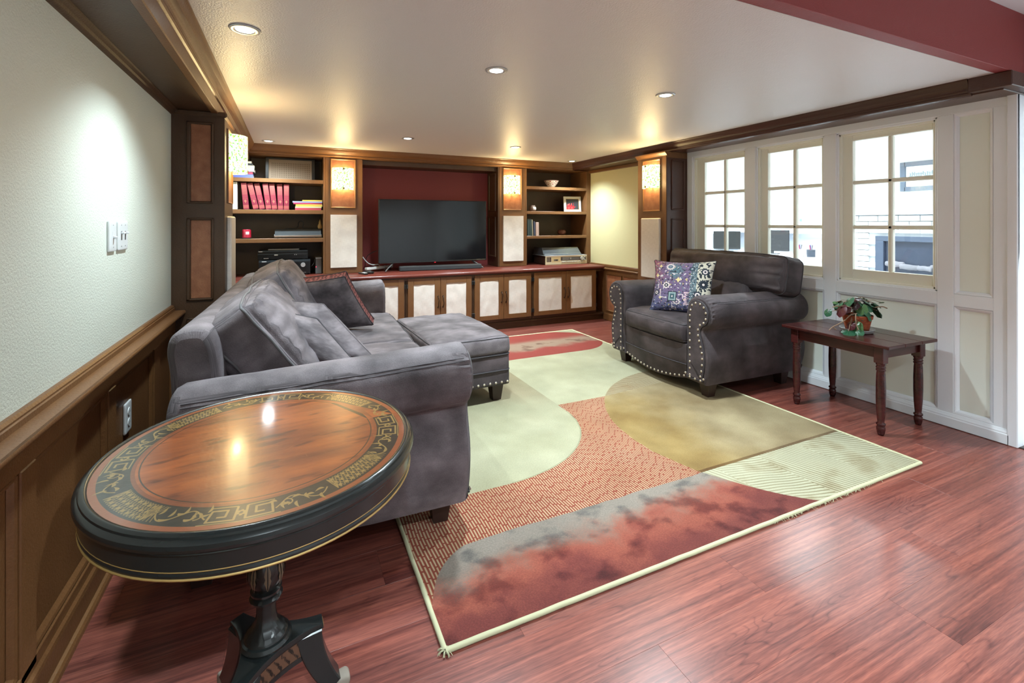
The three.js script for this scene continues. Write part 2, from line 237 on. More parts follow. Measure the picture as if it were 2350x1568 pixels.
const kilimT = canvas(640, 640, (g, W) => {            // patterned cushion
  const img = g.createImageData(W, W), d = img.data;
  for (let y = 0; y < W; y++) for (let x = 0; x < W; x++) {
    const X = Math.floor(x / 5), Y = Math.floor(y / 5), o = (y * W + x) * 4, u = x / W, v = y / W, n = fbm(u * 3 + 2, v * 3, 4), h = hash2(X, Y);
    let c = [112, 92, 124];
    const pink = smooth(0.45, 0.0, Math.hypot(u * 0.8 + n * 0.5, v - 0.12)), teal = smooth(0.2, 0.05, Math.hypot(u - 0.36, v - 0.2) + n * 0.2), blue = smooth(0.55, 1.0, v + n * 0.4);
    c = c.map((q, i) => mix(q, [178, 96, 108][i], pink)); c = c.map((q, i) => mix(q, [86, 112, 122][i], teal)); c = c.map((q, i) => mix(q, [92, 94, 132][i], blue));
    if (u > 0.76) c = (Math.sin(v * 60 + 9 * noise(u * 9, v * 9)) + 1.6 * noise(u * 24, v * 24) > 0.55) ? [34, 40, 48] : [198, 190, 172];
    else if (u > 0.66) c = h > 0.5 ? [54, 68, 78] : [128, 146, 152];
    else { const mm = noise(u * 26, v * 26) + 0.5 * (h - 0.5), m2 = noise(u * 19 + 7, v * 19); if (mm > 0.42) c = [38, 44, 56]; else if (m2 > 0.48) c = [210, 198, 198]; else if (mm < -0.5) c = [92, 118, 126]; else if (m2 < -0.52) c = [196, 172, 128]; }
    const f = 0.93 + 0.14 * hash2(x, y); for (let i = 0; i < 3; i++) d[o + i] = c[i] * f; d[o + 3] = 255;
  }
  g.putImageData(img, 0, 0);
  const star = (x, y, r, n, a, b, cc) => { g.fillStyle = a; g.beginPath(); for (let i = 0; i < n * 2; i++) { const R = i % 2 ? r * 0.72 : r, t = i * Math.PI / n; g.lineTo(x + R * Math.cos(t), y + R * Math.sin(t)); } g.fill(); g.fillStyle = b; g.beginPath(); g.arc(x, y, r * 0.5, 0, 7); g.fill(); g.fillStyle = cc; g.beginPath(); g.arc(x, y, r * 0.22, 0, 7); g.fill(); };
  const P = '#d8c9c6', K = '#232c38', T = '#59727c', Y = '#dcc98e';
  star(205, 95, 52, 12, P, T, '#8a8496'); star(180, 330, 44, 8, P, K, P); star(300, 520, 44, 8, P, '#6b5d78', P); star(70, 420, 40, 10, K, P, K); star(505, 425, 54, 10, K, P, K); star(560, 300, 62, 14, K, '#1a212b', P); star(565, 150, 50, 8, K, P, K); star(560, 460, 52, 6, K, P, K); star(545, 590, 46, 10, K, P, T); star(430, 120, 34, 8, K, T, '#8b92a0');
  g.fillStyle = K; g.fillRect(205, 400, 92, 118); g.fillStyle = '#8fa3a4'; g.fillRect(214, 410, 74, 98); g.fillStyle = '#3d5a62'; g.fillRect(228, 428, 46, 62); g.fillStyle = P; g.fillRect(245, 448, 12, 22);
  g.fillStyle = Y; for (const [x, y, s] of [[60, 210, 30], [95, 90, 26], [300, 260, 34], [120, 480, 22]]) { g.beginPath(); g.moveTo(x, y - s); g.lineTo(x + s * 0.5, y - s * 0.2); g.lineTo(x + s * 1.1, y); g.lineTo(x + s * 0.4, y + s * 0.3); g.lineTo(x, y + s); g.lineTo(x - s * 0.4, y + s * 0.2); g.lineTo(x - s, y); g.lineTo(x - s * 0.4, y - s * 0.3); g.fill(); }
  g.strokeStyle = P; g.lineWidth = 9; for (const s of [[[120, 380], [120, 470], [190, 480]], [[330, 430], [360, 430], [360, 480]], [[250, 560], [250, 610], [290, 620], [285, 585]], [[410, 540], [430, 540], [430, 600]]]) { g.beginPath(); s.forEach((p, i) => (i ? g.lineTo(...p) : g.moveTo(...p))); g.stroke(); }
  g.fillStyle = '#d6b6bc'; for (let i = 0; i < 7; i++) g.fillRect(368 + (i % 2) * 10, 400 + i * 22, 44 - (i % 3) * 8, 16);
  g.fillStyle = K; for (let i = 0; i < 9; i++) { g.fillRect(392 + (i % 2) * 12, 420 + i * 13, 30, 8); }
  for (let i = 0; i < 40; i++) { g.fillStyle = i % 2 ? K : P; g.fillRect(428 + (i % 3) * 17, 20 + i * 15, 9, 9); }
});
const rustT = tex(256, 128, (u, v, c) => { const s = Math.sin(u * 6.283 * 12 + 3 * noise(u * 8, v * 4, 8, 4)), q = clamp(0.5 + 0.4 * s + 0.7 * noise(u * 20, v * 8, 20, 8)); c[0] = mix(78, 150, q); c[1] = mix(36, 88, q); c[2] = mix(36, 84, q); });
const mosaicT = tex(256, 256, (u, v, c) => { const q = noise(u * 24, v * 14, 24, 14) + 0.7 * noise(u * 50, v * 26, 50, 26), a = smooth(0.22, 0.5, q), b = smooth(0.25, 0.55, noise(u * 18 + 9, v * 10 + 3, 18, 10)); c[0] = 255 - 130 * a - 20 * b; c[1] = 252 - 50 * a - 4 * b; c[2] = 232 - 120 * a - 90 * b; });
const spineT = canvas(128, 512, (g, w, h) => { g.fillStyle = '#7c1c34'; g.fillRect(0, 0, w, h); g.fillStyle = '#a86a52'; g.globalAlpha = 0.85; for (let i = 0; i < 9; i++) g.fillRect(8, 20 + i * 24, w - 16, 9 + (i * 7) % 8); g.globalAlpha = 0.5; for (let i = 0; i < 8; i++) g.fillRect(16, 235 + i * 9, w - 32, 3); g.globalAlpha = 0.9; g.fillRect(6, 312, w - 12, 4); g.beginPath(); g.ellipse(w / 2, 352, 28, 24, 0, 0, 7); g.fill(); g.fillRect(w / 2 - 8, 366, 16, 24); g.globalAlpha = 0.6; g.fillRect(0, 430, w, 60); g.globalAlpha = 1; });
const whiteSpineT = canvas(128, 512, (g, w, h) => { g.fillStyle = '#d9d2c2'; g.fillRect(0, 0, w, h); g.fillStyle = '#55524c'; g.fillRect(14, 18, w - 34, 6); g.fillRect(14, 34, w - 34, 5); g.save(); g.translate(84, 140); g.rotate(Math.PI / 2); g.font = '30px serif'; g.fillText('History of', 0, 0); g.fillText('Western Civilization', 0, 42); g.restore(); });
const symbolT = canvas(640, 320, (g, w, h) => { g.fillStyle = '#8f7d69'; g.fillRect(0, 0, w, h); g.fillStyle = '#44331f'; for (let j = 0; j < 8; j++) for (let i = 0; i < 22; i++) { const x = 46 + i * 26, y = 54 + j * 30; g.fillRect(x, y, 11, 4); g.fillRect(x + 3, y + 5, 5, 8); g.fillRect(x - 1, y + 13, 12, 4); } });
const stageT = canvas(200, 160, (g, w, h) => { g.fillStyle = '#32363c'; g.fillRect(0, 0, w, h); g.fillStyle = '#b3242a'; for (let i = 0; i < 14; i++) { const hh = 30 + hash2(i, 3) * 90; g.fillRect(i * 9, h - hh, 7, hh); } g.beginPath(); g.moveTo(60, 130); g.lineTo(84, 60); g.lineTo(100, 110); g.lineTo(160, 120); g.lineTo(120, 140); g.fill(); g.fillStyle = '#f0e0c8'; for (const [x, y] of [[30, 80], [50, 70], [86, 70], [90, 130], [40, 130]]) g.fillRect(x, y, 5, 14); });
const etchT = canvas(320, 220, (g, w, h) => { g.fillStyle = '#f3f3ee'; g.fillRect(0, 0, w, h); g.strokeStyle = '#5f6b70'; g.lineWidth = 1.5; for (let k = 0; k < 34; k++) { g.beginPath(); for (let x = 20; x < w - 20; x += 6) { const y = 70 + k * 2.4 + 18 * noise(x * 0.03, k * 0.3); x === 20 ? g.moveTo(x, y) : g.lineTo(x, y); } g.stroke(); } g.fillStyle = '#7c8a8c'; for (let k = 0; k < 22; k++) { const x = 24 + k * 12; g.fillRect(x, 90 - 30 * hash2(k, 4), 8, 40); } g.fillRect(36, 176, 90, 3); g.fillRect(200, 176, 70, 3); });
const stereoT = canvas(1024, 200, (g, w, h) => { g.fillStyle = '#cfc2a2'; g.fillRect(0, 0, w, h); g.fillStyle = '#e9e4d6'; g.fillRect(0, 0, w, 26); g.fillStyle = '#4b3d36'; g.fillRect(30, 36, 110, 104); g.fillRect(368, 36, 640, 84); g.fillStyle = '#5d5a58'; g.fillRect(400, 44, 430, 62); g.fillStyle = '#c9b183'; g.fillRect(150, 34, 210, 118); g.fillStyle = '#6f675c'; g.fillRect(200, 84, 108, 40); g.fillStyle = '#2a2522'; g.fillRect(240, 92, 54, 24); g.fillStyle = '#e6e2d8'; g.fillRect(612, 50, 10, 40); g.font = '15px sans-serif'; g.fillText('FM 88 92 96 100 104 108', 420, 64); g.fillText('AM 55 70 90 120 160', 420, 96); g.fillStyle = '#e8dfc8'; for (let i = 0; i < 5; i++) { g.fillRect(50, 46 + i * 18, 20, 4); g.fillRect(90, 48 + i * 18, 14, 4); } g.fillStyle = '#3a2f28'; for (let i = 0; i < 6; i++) g.fillRect(510 + i * 34, 122, 12, 8); });
const deckT = canvas(1024, 190, (g, w, h) => { g.fillStyle = '#14181c'; g.fillRect(0, 0, w, h); g.fillStyle = '#3a464e'; g.fillRect(0, 0, w, 22); g.fillStyle = '#5c6a72'; g.fillRect(0, 74, w, 6); g.fillStyle = '#cfd6da'; g.fillRect(16, 12, 78, 14); g.fillRect(330, 86, 74, 22); g.fillStyle = '#07090b'; g.fillRect(400, 104, 300, 60); g.fillStyle = '#dfe6ea'; for (const x of [130, 165, 200]) { g.beginPath(); g.arc(x, 168, 10, 0, 7); g.fill(); } for (const x of [740, 775]) g.fillRect(x, 92, 16, 12); g.fillStyle = '#5d666c'; for (let i = 0; i < 7; i++) g.fillRect(810 + i * 28, 92, 10, 8); });
const ampT = canvas(1024, 320, (g, w, h) => { g.fillStyle = '#121518'; g.fillRect(0, 0, w, h); g.fillStyle = '#2c363d'; g.fillRect(0, 0, w, 46); g.fillStyle = '#e4e8ea'; g.fillRect(60, 22, 90, 14); g.fillStyle = '#050607'; g.fillRect(230, 66, 560, 220); g.fillStyle = '#56616a'; for (let i = 0; i < 7; i++) g.fillRect(560 + i * 30, 158, 18, 6); g.fillStyle = '#d8dde0'; g.fillRect(250, 276, 540, 6); g.font = '20px sans-serif'; g.fillText('AV RECEIVER', 820, 300); g.fillStyle = '#ff4a5a'; g.fillRect(640, 186, 30, 20); g.fillStyle = '#fff'; g.fillRect(610, 188, 26, 16); g.fillStyle = '#3c6a58'; g.fillRect(680, 236, 30, 14); g.fillStyle = '#8a9298'; g.fillRect(620, 236, 30, 12); });
const bowlT = canvas(512, 128, (g, w, h) => { g.fillStyle = '#e6dccb'; g.fillRect(0, 0, w, h); g.strokeStyle = '#a5544a'; g.fillStyle = '#a5544a'; g.lineWidth = 5; g.beginPath(); for (let x = 0; x <= w; x += 8) { const y = 46 + 14 * Math.sin(x / w * 6.283 * 7); x ? g.lineTo(x, y) : g.moveTo(x, y); } g.stroke(); for (let i = 0; i < 14; i++) { g.beginPath(); g.arc(18 + i * 36.6, 46 + (i % 2 ? 22 : -22), 10, 0, 7); g.fill(); } g.fillRect(0, 4, w, 5); });

const floralT = canvas(512, 96, (g, w, h) => { g.fillStyle = '#5e4231'; g.fillRect(0, 0, w, h); g.fillStyle = '#16130f'; for (let i = 0; i < 40; i++) { const x = (i * 53) % w, y = 10 + (i * 37) % (h - 20), r = 8 + (i * 7) % 12; g.beginPath(); for (let k = 0; k < 10; k++) { const a = k * 0.628, q = k % 2 ? r : r * 0.55; g.lineTo(x + q * Math.cos(a), y + q * Math.sin(a)); } g.fill(); } g.fillRect(0, 0, w, 5); g.fillRect(0, h - 5, w, 5); });
// ---------------------------------------------------------------- materials
const m = {};
const brownB = rep(plasterB, 0.35);
m.brown = std(lin(0.215, 0.098, 0.036), 0.38, { map: rep(brushT, 0.8), bumpMap: brownB, bumpScale: 0.0006 });
m.brownDark = std(lin(0.085, 0.042, 0.019), 0.42, { map: rep(brushT, 0.8), bumpMap: brownB, bumpScale: 0.0006 });
m.niche = std(lin(0.080, 0.047, 0.028), 0.5, { map: rep(brushT, 0.8) });
m.burl = std(0xffffff, 0.4, { map: rep(burlT, 0.5), bumpMap: brownB, bumpScale: 0.0008 });
m.ceiling = std(lin(0.70, 0.67, 0.66), 0.42, { bumpMap: rep(plasterB, 0.30), bumpScale: 0.0010 });
m.ceilingHigh = std(lin(0.72, 0.70, 0.70), 0.6);
m.wall = std(lin(0.70, 0.75, 0.67), 0.62, { bumpMap: rep(plasterB, 0.30), bumpScale: 0.0010 });
m.yellow = std(lin(0.70, 0.66, 0.38), 0.62, { bumpMap: rep(plasterB, 0.30), bumpScale: 0.0008 });
m.red = std(lin(0.26, 0.040, 0.040), 0.55, { bumpMap: rep(plasterB, 0.30), bumpScale: 0.0008 });
m.mahogany = std(lin(0.060, 0.022, 0.014), 0.30, { bumpMap: brownB, bumpScale: 0.0004 });
m.white = std(lin(0.84, 0.88, 0.93), 0.42);
m.panelWhite = std(lin(0.85, 0.90, 0.82), 0.45);
m.cream = std(lin(0.86, 0.87, 0.77), 0.45);
m.linen = std(0xffffff, 0.9, { map: rep(linenT, 0.25), bumpMap: rep(grainB, 0.2), bumpScale: 0.0005 });
m.cherryTop = std(0xffffff, 0.28, { map: rep(cherryT, 2.4, 1.2), color: lin(0.46, 0.36, 0.36) });
m.suede = new THREE.MeshPhysicalMaterial({ color: lin(0.86, 0.83, 0.86), roughness: 0.78, map: rep(suedeT, 0.9), bumpMap: rep(grainB, 0.22), bumpScale: 0.0009, sheen: 0.5, sheenRoughness: 0.5, sheenColor: lin(0.30, 0.30, 0.34) });
m.suedeDark = new THREE.MeshPhysicalMaterial({ color: lin(0.36, 0.31, 0.325), roughness: 0.7, map: rep(suedeT, 0.9), bumpMap: rep(grainB, 0.22), bumpScale: 0.0009, sheen: 0.4, sheenRoughness: 0.5, sheenColor: lin(0.22, 0.22, 0.26) });
m.suedeMid = m.suede.clone(); m.suedeMid.color = lin(0.56, 0.52, 0.53);
m.piping = std(lin(0.035, 0.030, 0.034), 0.7);
m.pipingLight = std(lin(0.12, 0.115, 0.12), 0.7);
m.espresso = std(lin(0.030, 0.014, 0.011), 0.35);
m.nail = std(lin(0.62, 0.55, 0.46), 0.32, { metalness: 0.85 });
m.black = std(lin(0.012, 0.013, 0.013), 0.3);
m.blackMatte = std(lin(0.018, 0.019, 0.021), 0.6);
m.screen = std(lin(0.006, 0.006, 0.007), 0.12);
m.silver = std(lin(0.58, 0.60, 0.61), 0.32, { metalness: 0.55 });
m.chrome = std(lin(0.7, 0.7, 0.72), 0.18, { metalness: 1 });
m.whitePlastic = std(lin(0.72, 0.75, 0.76), 0.35);
m.greyPlastic = std(lin(0.10, 0.105, 0.11), 0.5);
m.bronze = std(lin(0.06, 0.032, 0.018), 0.4, { metalness: 0.6 });
m.darkWood = std(lin(0.60, 0.55, 0.58), 0.25, { map: rep(darkWoodT, 1.2, 0.6) });
m.lacquer = std(lin(0.014, 0.017, 0.017), 0.24);
m.gold = std(lin(0.42, 0.27, 0.09), 0.45, { metalness: 0.4 });
m.clay = std(0xffffff, 0.8, { map: rep(clayT, 0.3) });
m.glass = new THREE.MeshPhysicalMaterial({ color: 0xffffff, roughness: 0.02, transmission: 1, thickness: 0, ior: 1.5 });
m.hallWall = std(lin(0.80, 0.83, 0.83), 0.6);
m.tile = std(0xffffff, 0.3, { map: rep(tileT, 0.8) });
m.paper = std(lin(0.70, 0.66, 0.56), 0.8);
// ---------------------------------------------------------------- structure
// floor: laminate planks running left to right over a base
const floor = frameOf('floor');
part(floor, 'floor_base', bx(-0.72, 3.72, -0.15, -0.012, -6.2, 2.6, 0), m.espresso);
{
  const PW = 0.192, PL = 1.285, shapes = [];
  const plankGeo = (len, w, v) => {
    const b = 0.0005, g = bx(0, len - 0.0002, -0.012, 0, 0, w - 0.0002, b), uv = g.attributes.uv, p = g.attributes.position, ou = rr(0, 2.4), ov = rr(0, 1.2), flip = v % 2 ? -1 : 1;
    for (let i = 0; i < p.count; i++) uv.setXY(i, (p.getX(i) * flip + ou) / 2.4, (p.getZ(i) + ov) / 1.2);
    return g;
  };
  const tones = [lin(0.70, 0.67, 0.68), lin(0.62, 0.57, 0.57), lin(0.74, 0.70, 0.71), lin(0.66, 0.61, 0.62), lin(0.69, 0.68, 0.71)].map((c) => std(c, 0.30, { map: cherryT }));
  for (let i = 0; i < 14; i++) shapes.push(plankGeo(PL, PW, i));
  let row = 0;
  for (let z = -5.12; z < 1.6; z += PW, row++) {
    let x = -0.61 - (row * 0.47) % PL - 0.1, k = 0;
    while (x < 3.66) {
      const x0 = Math.max(x, -0.66), x1 = Math.min(x + PL, 3.68);
      if (x1 - x0 > 0.03) {
        const full = x1 - x0 > PL - 0.01, q = part(floor, 'plank', full ? shapes[(row * 5 + k * 3) % 14] : plankGeo(x1 - x0, PW, k), tones[(row * 3 + k * 2 + (row >> 1)) % 5]);
        q.position.set(x0, 0, z);
      }
      x += PL; k++;
    }
  }
}
const floor2 = frameOf('floor');
part(floor2, 'floor_base', bx(3.70, 7.4, -0.15, -0.004, -7.2, 2.6, 0), m.tile);
part(floor2, 'threshold', bx(3.66, 3.74, -0.02, 0.006, -1.19, 1.3, 0.003), m.espresso);

// ceilings
struct('ceiling', bx(-0.72, 3.80, 2.05, 2.20, -6.2, -1.20, 0), m.ceiling);
struct('ceiling', bx(-0.80, 3.80, 2.372, 2.50, -1.20, 2.6, 0), m.ceilingHigh);
struct('wall_bulkhead', bx(-0.40, 3.80, 2.05, 2.372, -1.20, -1.14, 0.002), m.red);
struct('ceiling', bx(3.80, 7.5, 2.372, 2.50, -7.2, 2.6, 0), m.ceilingHigh);

// left wall: plaster above, framed wainscot below
const wl = frameOf('wall_left');
part(wl, 'plaster', bx(-0.80, -0.62, 0.74, 2.40, -6.2, 2.6, 0), m.wall);
part(wl, 'backing', bx(-0.80, -0.622, 0, 0.745, -6.2, 2.6, 0), m.brown);
function moldFrame(parent, x, z0, z1, y0, y1, w, dpt, mat, dir) {     // a mitred bolection frame on an x-plane
  const prof = [[0, 0], [w * 0.2, dpt], [w * 0.55, dpt * 0.8], [w, 0.001]], P = [], ring = prof.map(([a, d]) => [[y0 + a, z0 + a], [y0 + a, z1 - a], [y1 - a, z1 - a], [y1 - a, z0 + a]].map(([y, z]) => [x + dir * d, y, z]));
  for (let k = 0; k + 1 < prof.length; k++) for (let i = 0; i < 4; i++) { const j = (i + 1) % 4, a = ring[k][i], b = ring[k][j], c = ring[k + 1][j], d = ring[k + 1][i]; if (dir > 0) P.push(...a, ...c, ...b, ...a, ...d, ...c); else P.push(...a, ...b, ...c, ...a, ...c, ...d); }
  return raw(P);
}
{
  const stiles = [[-0.12, -0.20], [-0.84, -0.92], [-1.555, -1.635], [-2.172, -2.252], [-2.80, -2.91], [-3.22, -3.262]];
  const L = [[1.2, -0.12], [-0.20, -0.84], [-0.92, -1.555], [-1.635, -2.172], [-2.252, -2.80], [-2.91, -3.22]];
  for (const [a, b] of stiles) part(wl, 'stile', bx(-0.622, -0.598, 0.11, 0.64, b, a, 0.003), m.brown);
  part(wl, 'top_rail', bx(-0.622, -0.598, 0.64, 0.742, -3.262, 1.2, 0.003), m.brown);
  part(wl, 'bottom_rail', bx(-0.622, -0.598, 0.0, 0.135, -3.262, 1.2, 0.003), m.brown);
  for (const [a, b] of L) { part(wl, 'panel', bx(-0.6225, -0.616, 0.12, 0.65, b, a, 0), m.brown); part(wl, 'panel_molding', moldFrame(wl, -0.616, b, a, 0.135, 0.64, 0.026, 0.014, m.brown, 1), m.brown); }
}
{
  const tr = frameOf('trim');                                        // chair rail: ledge and the moulding over it
  part(tr, 'ledge', sweep([[-0.62, 0.728], [-0.556, 0.728], [-0.551, 0.732], [-0.549, 0.739], [-0.551, 0.747], [-0.556, 0.75], [-0.62, 0.75]], [[-3.262], [1.2]], (t, a, b) => [a, b, t], 0.9), m.brown);
  part(tr, 'cap_molding', sweep([[-0.62, 0.749], [-0.600, 0.749], [-0.600, 0.766], [-0.605, 0.768], [-0.604, 0.774], [-0.610, 0.781], [-0.62, 0.782]], [[-3.262], [1.2]], (t, a, b) => [a, b, t], 0.5), m.brown);
  const bb = frameOf('baseboard_left');
  part(bb, 'board', bx(-0.62, -0.588, 0, 0.088, -3.262, 1.2, 0.003), m.brown);
  part(bb, 'cap', sweep([[-0.62, 0.087], [-0.588, 0.087], [-0.590, 0.096], [-0.597, 0.103], [-0.598, 0.114], [-0.62, 0.116]], [[-3.262], [1.2]], (t, a, b) => [a, b, t], 0.5), m.brown);
  part(bb, 'shoe', sweep([[-0.60, 0.0], [-0.572, 0.0], [-0.574, 0.012], [-0.580, 0.019], [-0.588, 0.022], [-0.60, 0.022]], [[-3.262], [1.2]], (t, a, b) => [a, b, t], 0.5), m.brown);
}
// soffits on both long sides, crown around the ceiling
struct('soffit_left', bx(-0.70, -0.395, 1.902, 2.30, -6.1, 2.6, 0.003), m.brownDark);
struct('soffit_right', bx(3.452, 3.80, 1.965, 2.30, -5.9, -1.18, 0.003), m.mahogany);
const crownProf = [[0.0, 2.05], [0.062, 2.05], [0.062, 2.043], [0.056, 2.036], [0.050, 2.018], [0.036, 2.000], [0.022, 1.990], [0.018, 1.982], [0.020, 1.974], [0.016, 1.966], [0.006, 1.962], [0.0, 1.960]];
{
  const t1 = frameOf('trim'), t2 = frameOf('trim'), t3 = frameOf('trim');
  part(t1, 'crown_molding', sweep(crownProf, [[-5.45], [2.0]], (t, a, b) => [-0.397 + a, b, t], 0.4), m.brown);
  part(t1, 'soffit_edge_strip', bx(-0.425, -0.388, 1.893, 1.962, -5.45, 2.0, 0.004), m.brown);
  part(t2, 'crown_molding', sweep(crownProf, [[-5.45], [-1.31]], (t, a, b) => [3.454 - a, b, t], 0.4), m.mahogany);
  part(t2, 'corner_block', bx(3.40, 3.80, 1.972, 2.05, -1.31, -1.13, 0.004), m.mahogany);
  part(t3, 'crown_molding', sweep(crownProf.map(([a, b]) => [a * 1.25, b]), [[-0.40], [3.46]], (t, a, b) => [t, b, -5.448 + a], 0.4), m.brown);
  const t4 = frameOf('trim');                                        // cove under the left soffit against the plaster
  part(t4, 'cove_molding', sweep([[-0.62, 1.903], [-0.586, 1.903], [-0.588, 1.895], [-0.600, 1.888], [-0.603, 1.878], [-0.612, 1.872], [-0.62, 1.870]], [[-3.262], [2.0]], (t, a, b) => [a, b, t], 0.4), m.brownDark);
}
// pilaster columns
function column(name, xw, xf, z0, z1, frontMat) {                    // xw wall side, xf room side, z0 near face, z1 far face
  const c = frameOf(name), dir = xf > xw ? 1 : -1, zc = (z0 + z1) / 2;
  part(c, 'shaft', bx(xw, xf, 0, 1.905, z1, z0, 0.003), frontMat);
  return [c, dir];
}
{
  const [c] = column('column_left', -0.66, -0.357, -3.264, -3.69, m.brownDark);
  // face toward the camera: two framed panels
  for (const [y0, y1] of [[1.363, 1.838], [0.80, 1.28], [0.12, 0.70]]) {
    const x0 = -0.545, x1 = -0.413;
    for (const [a, b, cc, d] of [[x0, x1, y1 - 0.012, y1], [x0, x1, y0, y0 + 0.012], [x0, x0 + 0.018, y0, y1], [x1 - 0.012, x1, y0, y1]]) part(c, 'panel_molding', bx(a, b, cc, d, -3.266, -3.250, 0.004), m.brownDark);
    part(c, 'panel', bx(x0 + 0.02, x1 - 0.014, y0 + 0.014, y1 - 0.014, -3.266, -3.262, 0.001), m.burl);
  }
  part(c, 'cap_molding', bx(-0.64, -0.345, 1.872, 1.905, -3.70, -3.252, 0.008), m.brownDark);
  // face with the sconce
  const f = [[-3.36, -3.62]];
  for (const [z1, z0] of f) {
    part(c, 'panel_molding', moldFrame(c, -0.357, z0, z1, 1.372, 1.83, 0.016, 0.010, m.brown, 1), m.brown);
    part(c, 'panel', bx(-0.358, -0.355, 1.386, 1.816, z0 + 0.014, z1 - 0.014, 0), m.burl);
  }
  part(c, 'linen_panel', bx(-0.360, -0.332, 0.70, 1.292, -3.61, -3.36, 0.008), m.linen, 'cream linen panel');
}
{
  const [c] = column('column_right', 3.74, 3.388, -3.622, -4.05, m.brown);
  part(c, 'side_face', bx(3.39, 3.70, 0.0, 1.905, -3.623, -3.6185, 0.001), m.mahogany);
  for (const [y0, y1] of [[1.38, 1.885], [0.72, 1.294]]) {
    const x0 = 3.448, x1 = 3.62;
    for (const [a, b, cc, d] of [[x0, x1, y1 - 0.014, y1], [x0, x1, y0, y0 + 0.014], [x0, x0 + 0.016, y0, y1], [x1 - 0.016, x1, y0, y1]]) part(c, 'panel_molding', bx(a, b, cc, d, -3.62, -3.606, 0.005), m.mahogany);
    part(c, 'panel', bx(x0 + 0.018, x1 - 0.018, y0 + 0.016, y1 - 0.016, -3.62, -3.614, 0.002), m.mahogany);
  }
  part(c, 'cap_molding', sweep([[3.40, 1.965], [3.36, 1.965], [3.362, 1.955], [3.372, 1.945], [3.380, 1.936], [3.386, 1.925], [3.40, 1.924]], [[-4.06], [-3.612]], (t, a, b) => [a, b, t], 0.4), m.brown);
  part(c, 'head', bx(3.388, 3.74, 1.90, 1.966, -4.05, -3.622, 0.002), m.brown);
  part(c, 'panel_molding', moldFrame(c, 3.388, -3.965, -3.70, 1.368, 1.905, 0.018, 0.010, m.brown, -1), m.brown);
  part(c, 'panel', bx(3.386, 3.390, 1.386, 1.887, -3.95, -3.715, 0), m.burl);
  part(c, 'linen_panel', bx(3.362, 3.391, 0.68, 1.30, -3.975, -3.695, 0.008), m.linen, 'cream linen panel');
}
// rear part of the right wall: yellow plaster over a brown wainscot
{
  const w = frameOf('wall_right');
  part(w, 'plaster', bx(3.74, 3.90, 0.0, 2.3, -6.2, -4.04, 0), m.yellow);
  part(w, 'wainscot', bx(3.69, 3.745, 0.0, 0.66, -5.46, -4.04, 0.002), m.brown);
  for (const [a, b] of [[-4.10, -4.66], [-4.72, -5.0]]) { part(w, 'panel', bx(3.686, 3.692, 0.13, 0.585, b, a, 0), m.burl); part(w, 'panel_molding', moldFrame(w, 3.690, b - 0.02, a + 0.02, 0.12, 0.60, 0.022, 0.014, m.brown, -1), m.brown); }
  part(w, 'ledge', bx(3.655, 3.75, 0.655, 0.672, -5.46, -4.04, 0.005), m.brown);
  part(w, 'cap_molding', bx(3.715, 3.745, 0.672, 0.712, -5.46, -4.04, 0.008), m.brown);
  part(w, 'baseboard', bx(3.672, 3.70, 0, 0.09, -5.05, -4.04, 0.006), m.brown);
  part(w, 'top_trim', bx(3.70, 3.75, 1.93, 1.97, -5.45, -4.04, 0.008), m.brown);
}
// white panelled wall with three sash windows
const win = [[-3.552, -2.933], [-2.838, -2.249], [-2.165, -1.556]];
const glassEdge = [[-3.428, -2.952], [-2.745, -2.274], [-2.070, -1.597]];
{
  const w = frameOf('wall_right');
  const XF = 3.66, XB = 3.80;
  const blk = (n, z0, z1, y0, y1, xf = XF, mat = m.white) => part(w, n, bx(xf, XB, y0, y1, z0, z1, 0.003), mat);
  blk('top_rail', -3.62, -1.205, 1.914, 2.06, 3.6604);
  for (const [a, b] of [[-3.62, -3.55], [-2.935, -2.836], [-2.251, -2.163], [-1.558, -1.475], [-1.297, -1.205]]) blk('stile', a, b, 0.05, 1.916);
  for (const [a, b] of [[-3.551, -2.934], [-2.837, -2.250], [-2.164, -1.557]]) blk('middle_rail', a, b, 0.742, 0.824, 3.6604); blk('middle_rail', -1.476, -1.296, 0.742, 0.818, 3.6604);
  blk('bottom_rail', -3.62, -1.205, 0.0, 0.096, 3.6606);
  for (const [z0, z1, y0, y1] of [[-3.552, -2.933, 0.09, 0.745], [-2.838, -2.249, 0.09, 0.745], [-2.165, -1.556, 0.09, 0.745], [-1.478, -1.294, 0.09, 0.745], [-1.478, -1.294, 0.815, 1.918]]) {
    blk('panel', z0, z1, y0, y1, 3.682, m.panelWhite);
    part(w, 'panel_molding', moldFrame(w, 3.6815, z0, z1, y0, y1, 0.024, 0.020, m.white, -1), m.white);
  }
  const bb = frameOf('baseboard_right');
  part(bb, 'board', sweep([[3.662, 0.004], [3.645, 0.004], [3.645, 0.056], [3.648, 0.062], [3.648, 0.068], [3.653, 0.076], [3.656, 0.084], [3.662, 0.086]], [[-3.615], [-1.228]], (t, a, b) => [a, b, t], 0.4), m.white);
  // end of the wall and head of the opening
  const d = frameOf('door_1');
  part(d, 'jamb', bx(3.648, 3.96, 0, 1.972, -1.208, -1.19, 0.003), m.white);
  part(d, 'casing', bx(3.645, 3.672, 0.0, 1.972, -1.235, -1.19, 0.004), m.white);
  part(d, 'head', bx(3.66, 3.96, 1.972, 2.372, -1.20, 1.3, 0.003), m.white);
}
